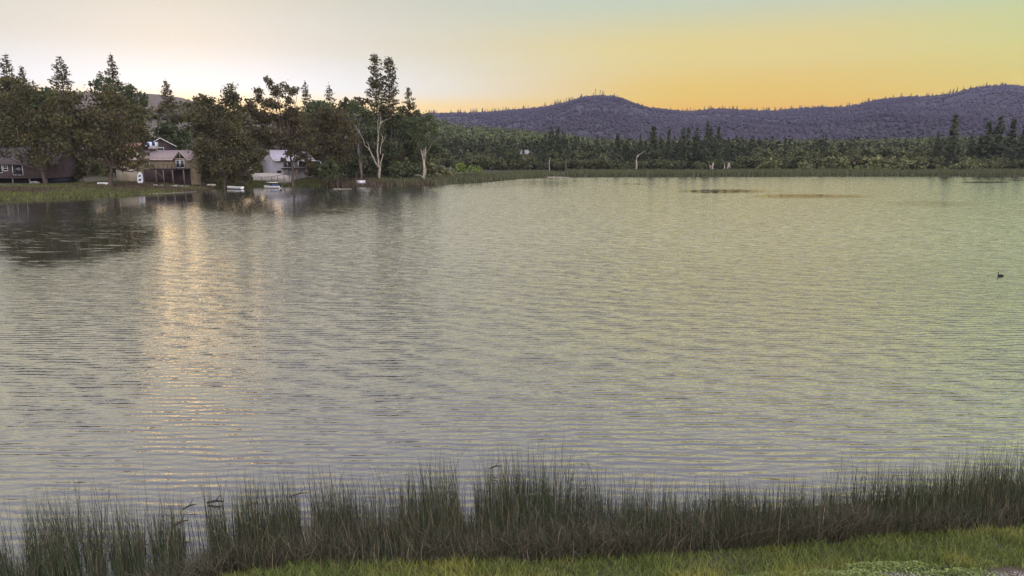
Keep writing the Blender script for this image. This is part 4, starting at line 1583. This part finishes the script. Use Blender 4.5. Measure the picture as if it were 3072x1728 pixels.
# logs lying at the water's edge
for (a, b, Ya, Yb, r, lab) in [((420, 0), (590, 0), 147, 158, .05, 'long pale log along the waterline of the left bank'), ((66, 0), (110, 0), 132.5, 133, .05, 'short pale log at the waterline below the cabin'),
                               ((1000, 0), (1056, 0), 171, 171.5, .1, 'pale pole floating off the left shore')]:
    x0, x1 = XD(a[0], Ya, 0), XD(b[0], Yb, 0)
    mb = MB()
    t_ = np.linspace(0, 1, 5)
    mb.tube(np.stack([(t_ - .5) * (x1 - x0), (t_ - .5) * (Yb - Ya), .05 * np.sin(t_ * 9)], -1), np.linspace(r, r * .6, 5), 6)
    o = mb.build('log', M['dead_wood'], None, ((x0 + x1) / 2, (Ya + Yb) / 2, .08))
    tag(o, lab, 'log')
q0, q1 = P(1558, 533), P(1705, 532)
mb = MB()
t_ = np.linspace(-.5, .5, 7)
mb.tube(np.stack([t_ * (q1[0] - q0[0]), t_ * (q1[1] - q0[1]), np.zeros(7)], -1), np.array([.1, .3, .34, .32, .26, .2, .08]), 6)
o = mb.build('log', M['dead_wood'], None, ((q0[0] + q1[0]) / 2, (q0[1] + q1[1]) / 2 - 3, .12))
tag(o, 'long pale floating log before the far reeds', 'log')


# ------------------------------------------------------------------ water birds
def bird(name, label, loc, s, rz, neck, group=None):
    t = thing(name, label, 'bird', loc, rz, group)
    b = MB()
    # body and neck as one surface: rings along a bent spine, tail to bill root
    sp = [(-.235, .085, .012), (-.20, .075, .04), (-.12, .055, .082), (0, .05, .098), (.10, .06, .082), (.155, .09, .05), (.165, .09 + neck * .4, .03), (.16, .09 + neck * .8, .026), (.175, .10 + neck, .034), (.20, .098 + neck, .03), (.222, .095 + neck, .014)]
    pts = np.array([(x, 0, z) for x, z, r in sp])
    b.tube(pts * s, np.array([r for x, z, r in sp]) * s, 10)
    b.build('body', M['bird'], t, smooth=True)
    b = MB()
    b.tube(np.array([(.218, 0, .095 + neck), (.26, 0, .09 + neck), (.30, 0, .088 + neck)]) * s, np.array([.012, .008, .002]) * s, 6)
    b.build('bill', M['palefeather'], t)
    b = MB()
    b.leaves(np.array([(.165, 0, .135 + neck), (.15, .01, .13 + neck), (.15, -.01, .13 + neck)]) * s, .02 * s, np.random.default_rng(1))
    b.build('crest', M['bird'], t)
    for sd in (-1, 1):
        b = MB()
        w = np.array([(-.21, .03, .10), (-.10, .085, .085), (.04, .10, .09), (.06, .085, .12), (-.08, .07, .125), (-.22, .02, .11)])
        w[:, 1] *= sd
        b.add(w * s, [(0, 1, 4, 5), (1, 2, 3, 4)])
        b.build('wing', M['bird'], t)
    return t


q = P(3001, 829)
bird('water_bird', 'dark crested grebe swimming alone on the right of the lake', (q[0], q[1], 0), 1.0, R(180), .17)
for px, py, rz, lab in [(1811, 543.5, 180, 'far small duck with its head down near the reeds'), (1822, 543.3, 0, 'far small duck with its head up near the reeds'),
                        (1474, 546, 0, 'tiny dark duck close to the left end of the far reeds')]:
    q = P(px, py)
    bird('duck', lab, (q[0], q[1], 0), 1.25, R(rz), .14 if rz == 0 else .05, 'ducks far across the water')

# ------------------------------------------------------------------ near bank: reeds, sedge, grass, leafy cover, gravel
TIP = np.array([(-200, 1500), (0, 1500), (130, 1455), (250, 1440), (400, 1458), (500, 1470), (640, 1430), (820, 1420), (950, 1400), (1120, 1372), (1250, 1365),
                (1400, 1355), (1500, 1350), (1560, 1322), (1650, 1345), (1800, 1375), (1900, 1392), (2000, 1398), (2150, 1432), (2300, 1442), (2400, 1425),
                (2550, 1402), (2700, 1402), (2800, 1382), (2900, 1352), (3072, 1318), (3300, 1290)], float)
FRONT = np.array([(-200, 1800), (0, 1800), (560, 1795), (640, 1745), (720, 1716), (900, 1703), (1300, 1698), (1600, 1690), (1900, 1682), (2200, 1662), (2400, 1648), (2600, 1628), (2850, 1610), (3072, 1590), (3300, 1570)], float)


def depr(py):
    return PITCH - np.arctan((864 - py) / F)


def near_pos(px, t, hh=1.1):
    yt = np.interp(px, TIP[:, 0], TIP[:, 1])
    yf = np.interp(px, FRONT[:, 0], FRONT[:, 1])
    Yo = (CH - hh) / np.tan(depr(yt))
    Yf = (CH - .1) / np.tan(depr(yf))
    Y = Yf + (Yo - Yf) * t
    X = (px - 1536) / F * (Y * math.cos(PITCH) + CH * math.sin(PITCH))
    return X, Y, Yf, Yo


rng = np.random.default_rng(42)
mb = MB()
n = 42000
px = rng.uniform(-160, 3240, n)
t = rng.uniform(0, 1, n) ** .8 * 1.02
X, Y, Yf, Yo = near_pos(px, t)
keep = fbm(X * 1.3, Y * 1.0, 31, 3) + .25 * (1 - t) - .05 * (px < 800) > rng.uniform(.12, .8, n)
for c0, w0, tmin in ((585, 36, 0), (918, 22, 0), (1410, 26, .3), (60, 26, .35), (330, 10, .15), (700, 10, .3), (1180, 9, .3), (255, 8, .2), (440, 9, .3)):
    keep &= ~((np.abs(px - c0 + 12 * np.sin(t * 7 + c0)) < w0) & (t > tmin) & (rng.random(n) < .9))
outer = (t > .72) & (rng.random(n) < .55)
keep &= ~outer
X, Y, t, px = X[keep], Y[keep], t[keep], px[keep]
n = len(X)
z = Hs(X, Y)
clump = fbm(px * .012, t * 2.0, 17, 3)
h = (.6 + .85 * t ** .7) * rng.uniform(.55, 1.12, n) * (.72 + .55 * clump)
h = np.where(rng.random(n) < .06, h * 1.2, h) + np.maximum(0, -z)
bent = (rng.random(n) < .07)[:, None]
wl = (fbm(px * .01, t * 1.2, 19, 2) - .5) * .16
leanv = np.stack([wl + rng.normal(size=n) * .07, rng.normal(size=n) * .07, np.zeros(n)], -1)
mix = rng.random((n, 1))
gt = fbm(px * .006, t * 3, 23, 3)[:, None]
c = np.where(mix < .25 + .5 * gt, np.array([[.052, .078, .034]]), np.where(mix < .84, np.array([[.078, .068, .042]]), np.array([[.22, .19, .11]])))
c = c * rng.uniform(.5, 1.35, (n, 1))
leanv = np.where(bent, leanv * 1.0 + rng.normal(size=(n, 3)) * [.5, .5, 0], leanv)
blades(mb, np.stack([X, Y, z - .02], -1), h, rng.uniform(.007, .014, n), leanv, rng, c, 3)
o = mb.build('near_reeds', M['reed'], color=True)
tag(o, 'tall thin green reeds standing in the near shallows', 'reeds', None, 'stuff')

mb = MB()
n = 52000
px = rng.uniform(300, 3240, n)
t = rng.beta(1.1, 2.0, n) * .75 - .03
X, Y, Yf, Yo = near_pos(px, t)
keep = (shore(X, Y) > -.6) & (fbm(X * .9, Y * 1.2, 37, 3) > rng.uniform(.15, .6, n))
X, Y, t, px = X[keep], Y[keep], t[keep], px[keep]
n = len(X)
z = Hs(X, Y)
h = rng.uniform(.25, .75, n) * (.6 + .7 * fbm(X * .7, Y * .7, 39, 3))
mix = rng.random((n, 1))
c = np.where(mix < .5, np.array([[.085, .07, .046]]), np.where(mix < .8, np.array([[.066, .082, .042]]), np.array([[.22, .18, .12]])))
c = c * rng.uniform(.5, 1.4, (n, 1))
blades(mb, np.stack([X, Y, z - .02], -1), h, rng.uniform(.007, .015, n), rng.uniform(.1, .95, n), rng, c, 3)
o = mb.build('sedge', M['reed'], color=True)
tag(o, 'tangled brown sedge along the foot of the near reeds', 'sedge', None, 'stuff')

mb = MB()
n = 190000
px = rng.uniform(300, 3300, n)
dy = rng.uniform(-.05, 4.2, n)
yf = np.interp(px, FRONT[:, 0], FRONT[:, 1])
Yf = (CH - .1) / np.tan(depr(yf))
Y = Yf - dy + .3 * (fbm(px * .004, dy * 0, 43, 3) - .5) * 2
X = (px - 1536) / F * (Y * math.cos(PITCH) + CH * math.sin(PITCH))
bare = sstep(2380, 2700, px) * sstep(9.6 + (3072 - 2700) * 0, 10.6, 20.4 - Y) * 0
gpx, gpy = px, None
py_ = 864 - F * np.tan(PITCH - np.arctan((CH - .4) / Y))
bare = sstep(1676, 1698, py_ + 50 * (fbm(X * .9, Y * .9, 47, 3) - .5)) * sstep(2350, 2620, px)
keep = (shore(X, Y) > -.1) & (fbm(X * 1.6, Y * 1.6, 49, 3) + .25 - bare * 1.0 > rng.uniform(0, .75, n))
X, Y, px = X[keep], Y[keep], px[keep]
n = len(X)
z = Hs(X, Y)
h = rng.uniform(.05, .26, n) * (.35 + 1.2 * fbm(X * 1.5, Y * 1.5, 51, 3))
yel = sstep(.46, .68, fbm(X * .45, Y * .7, 53, 3))[:, None]
c = (np.array([[.18, .225, .055]]) * (1 - yel) + np.array([[.36, .35, .08]]) * yel) * rng.uniform(.3, 1.5, (n, 1))
dry = rng.random((n, 1)) < .08
c = np.where(dry, np.array([[.2, .15, .09]]), c)
blades(mb, np.stack([X, Y, z - .01], -1), h, rng.uniform(.008, .016, n), rng.uniform(.1, .9, n), rng, c, 2)
o = mb.build('near_grass', M['grass'], color=True)
tag(o, 'short yellow green grass on the near bank', 'grass', None, 'stuff')

# low leafy cover and pale gravel at the bottom right
mb = MB()
pts, cols = [], []
for (cx, cy, wx_p, wy_p, nn_) in [(2440, 1703, 190, 16, 7500), (2660, 1676, 170, 12, 5600), (2330, 1735, 120, 12, 2500), (2560, 1706, 60, 8, 900), (2200, 1716, 70, 10, 900), (2860, 1700, 120, 8, 1000)]:
    a = rng.normal(size=(nn_, 2)) * .5
    qx = cx + a[:, 0] * wx_p
    qy = cy + a[:, 1] * wy_p
    Y = (CH - .45) / np.tan(depr(qy))
    X = (qx - 1536) / F * (Y * math.cos(PITCH) + CH * math.sin(PITCH))
    lump = fbm(X * 5, Y * 5, 57, 2)
    z = Hs(X, Y) + rng.uniform(.0, .22, nn_) * (lump + .3) * np.exp(-(a ** 2).sum(1))
    pts.append(np.stack([X, Y, z], -1))
    cols.append(np.array([[.27, .33, .11]]) * rng.uniform(.45, 1.4, (nn_, 1)))
mb.leaves(np.vstack(pts), rng.uniform(.014, .03, sum(len(q) for q in pts)), rng, np.vstack(cols), ratio=.65, flat=.6)
o = mb.build('ground_cover', M['grass'], color=True)
tag(o, 'pale green leafy ground cover at the edge of the gravel', 'ground cover', None, 'stuff')
mb = MB()
n = 14000
qx = rng.uniform(2150, 3250, n)
qy = rng.uniform(1670, 1790, n)
Y = (CH - .45) / np.tan(depr(qy))
X = (qx - 1536) / F * (Y * math.cos(PITCH) + CH * math.sin(PITCH))
bare = sstep(1678, 1700, qy + 50 * (fbm(X * .9, Y * .9, 47, 3) - .5)) * sstep(2350, 2620, qx)
kp = bare > rng.uniform(.1, 1, n)
X, Y = X[kp], Y[kp]
n = len(X)
s = rng.uniform(.008, .028, n)
blobs(mb, np.stack([X, Y, Hs(X, Y) - .003], -1), s * 1.6, s, rng, rng.uniform(.5, 1.5, (n, 1)) * np.array([[.26, .22, .19]]))
o = mb.build('gravel', M['gravel'], color=True)
tag(o, 'pale gravel and litter at the foot of the bank', 'gravel', None, 'stuff')

# driftwood caught in the reeds
for (a, b, r, z0, z1, lab) in [((520, 1578), (565, 1560), .022, .12, .3, 'dark stick slanting out of the left reed channel'),
                               ((622, 1508), (672, 1504), .03, .04, .06, 'dark thick driftwood lying before the reed gap'),
                               ((548, 1528), (590, 1512), .02, .05, .1, 'forked dark driftwood left of the thick piece'),
                               ((738, 1522), (770, 1510), .014, .12, .22, 'thin dark stick right of the thick driftwood'),
                               ((868, 1490), (930, 1478), .014, .2, .28, 'thin dark branch across the second reed channel'),
                               ((1470, 1405), (1505, 1398), .02, .12, .2, 'dark snag sticking out of the outer reeds')]:
    q0, q1 = P(*a, z0), P(*b, z1)
    c = (q0 + q1) / 2
    mb = MB()
    m_ = (q0 + q1) / 2 + np.array([0, 0, .03])
    mb.tube(np.array([q0, m_, q1]) - c, [r, r * .9, r * .5], 6)
    mb.tube(np.array([m_, m_ + (q1 - q0) * .25 + np.array([0, .05, .12])]) - c, [r * .6, r * .2], 5)
    o = mb.build('driftwood', M['wet_wood'], None, c)
    tag(o, lab, 'driftwood')
# pale dry stalks
for (px_, y0, y1, dx, lab) in [(2465, 1580, 1518, 1, 'tallest pale dry stalk standing in the right sedge'), (2432, 1568, 1515, -9, 'pale dry stalk leaning left of the tallest one'),
                               (2334, 1600, 1505, 2, 'thin dry stalk in the sedge, far left of the tallest'), (2453, 1590, 1548, 3, 'short dry stalk at the foot of the tallest one'),
                               (1718, 1652, 1625, 3, 'small pale seed stalk by the grass edge')]:
    Y = (CH - .35) / math.tan(float(depr(y0 + 25)))
    x = XD(px_, Y, .3)
    mb = MB()
    hh = ZD(y1, Y) - .2
    mb.tube([(0, 0, 0), (dx * .002, 0, hh * .5), (dx * .005, .01, hh)], [.006, .005, .003], 5)
    o = mb.build('dry_stalk', M['dry_stalk'], None, (x, Y, .2))
    tag(o, lab, 'stalk')

# ------------------------------------------------------------------ evening haze
hzm = bpy.data.materials.new('evening_haze')
hzm.use_nodes = True
HN, HL = hzm.node_tree.nodes, hzm.node_tree.links
HN.remove(HN['Principled BSDF'])
pv = HN.new('ShaderNodeVolumePrincipled')
pv.inputs['Density'].default_value = 0.000055
pv.inputs['Color'].default_value = (.60, .60, .98, 1)
pv.inputs['Anisotropy'].default_value = 0.0
HL.new(pv.outputs[0], HN['Material Output'].inputs['Volume'])
mb = MB()
mb.box(-4700, 4700, -3800, 3800, -4, 420)
o = mb.build('haze', hzm)
tag(o, 'thin bluish evening haze over the valley', 'haze', None, 'stuff')
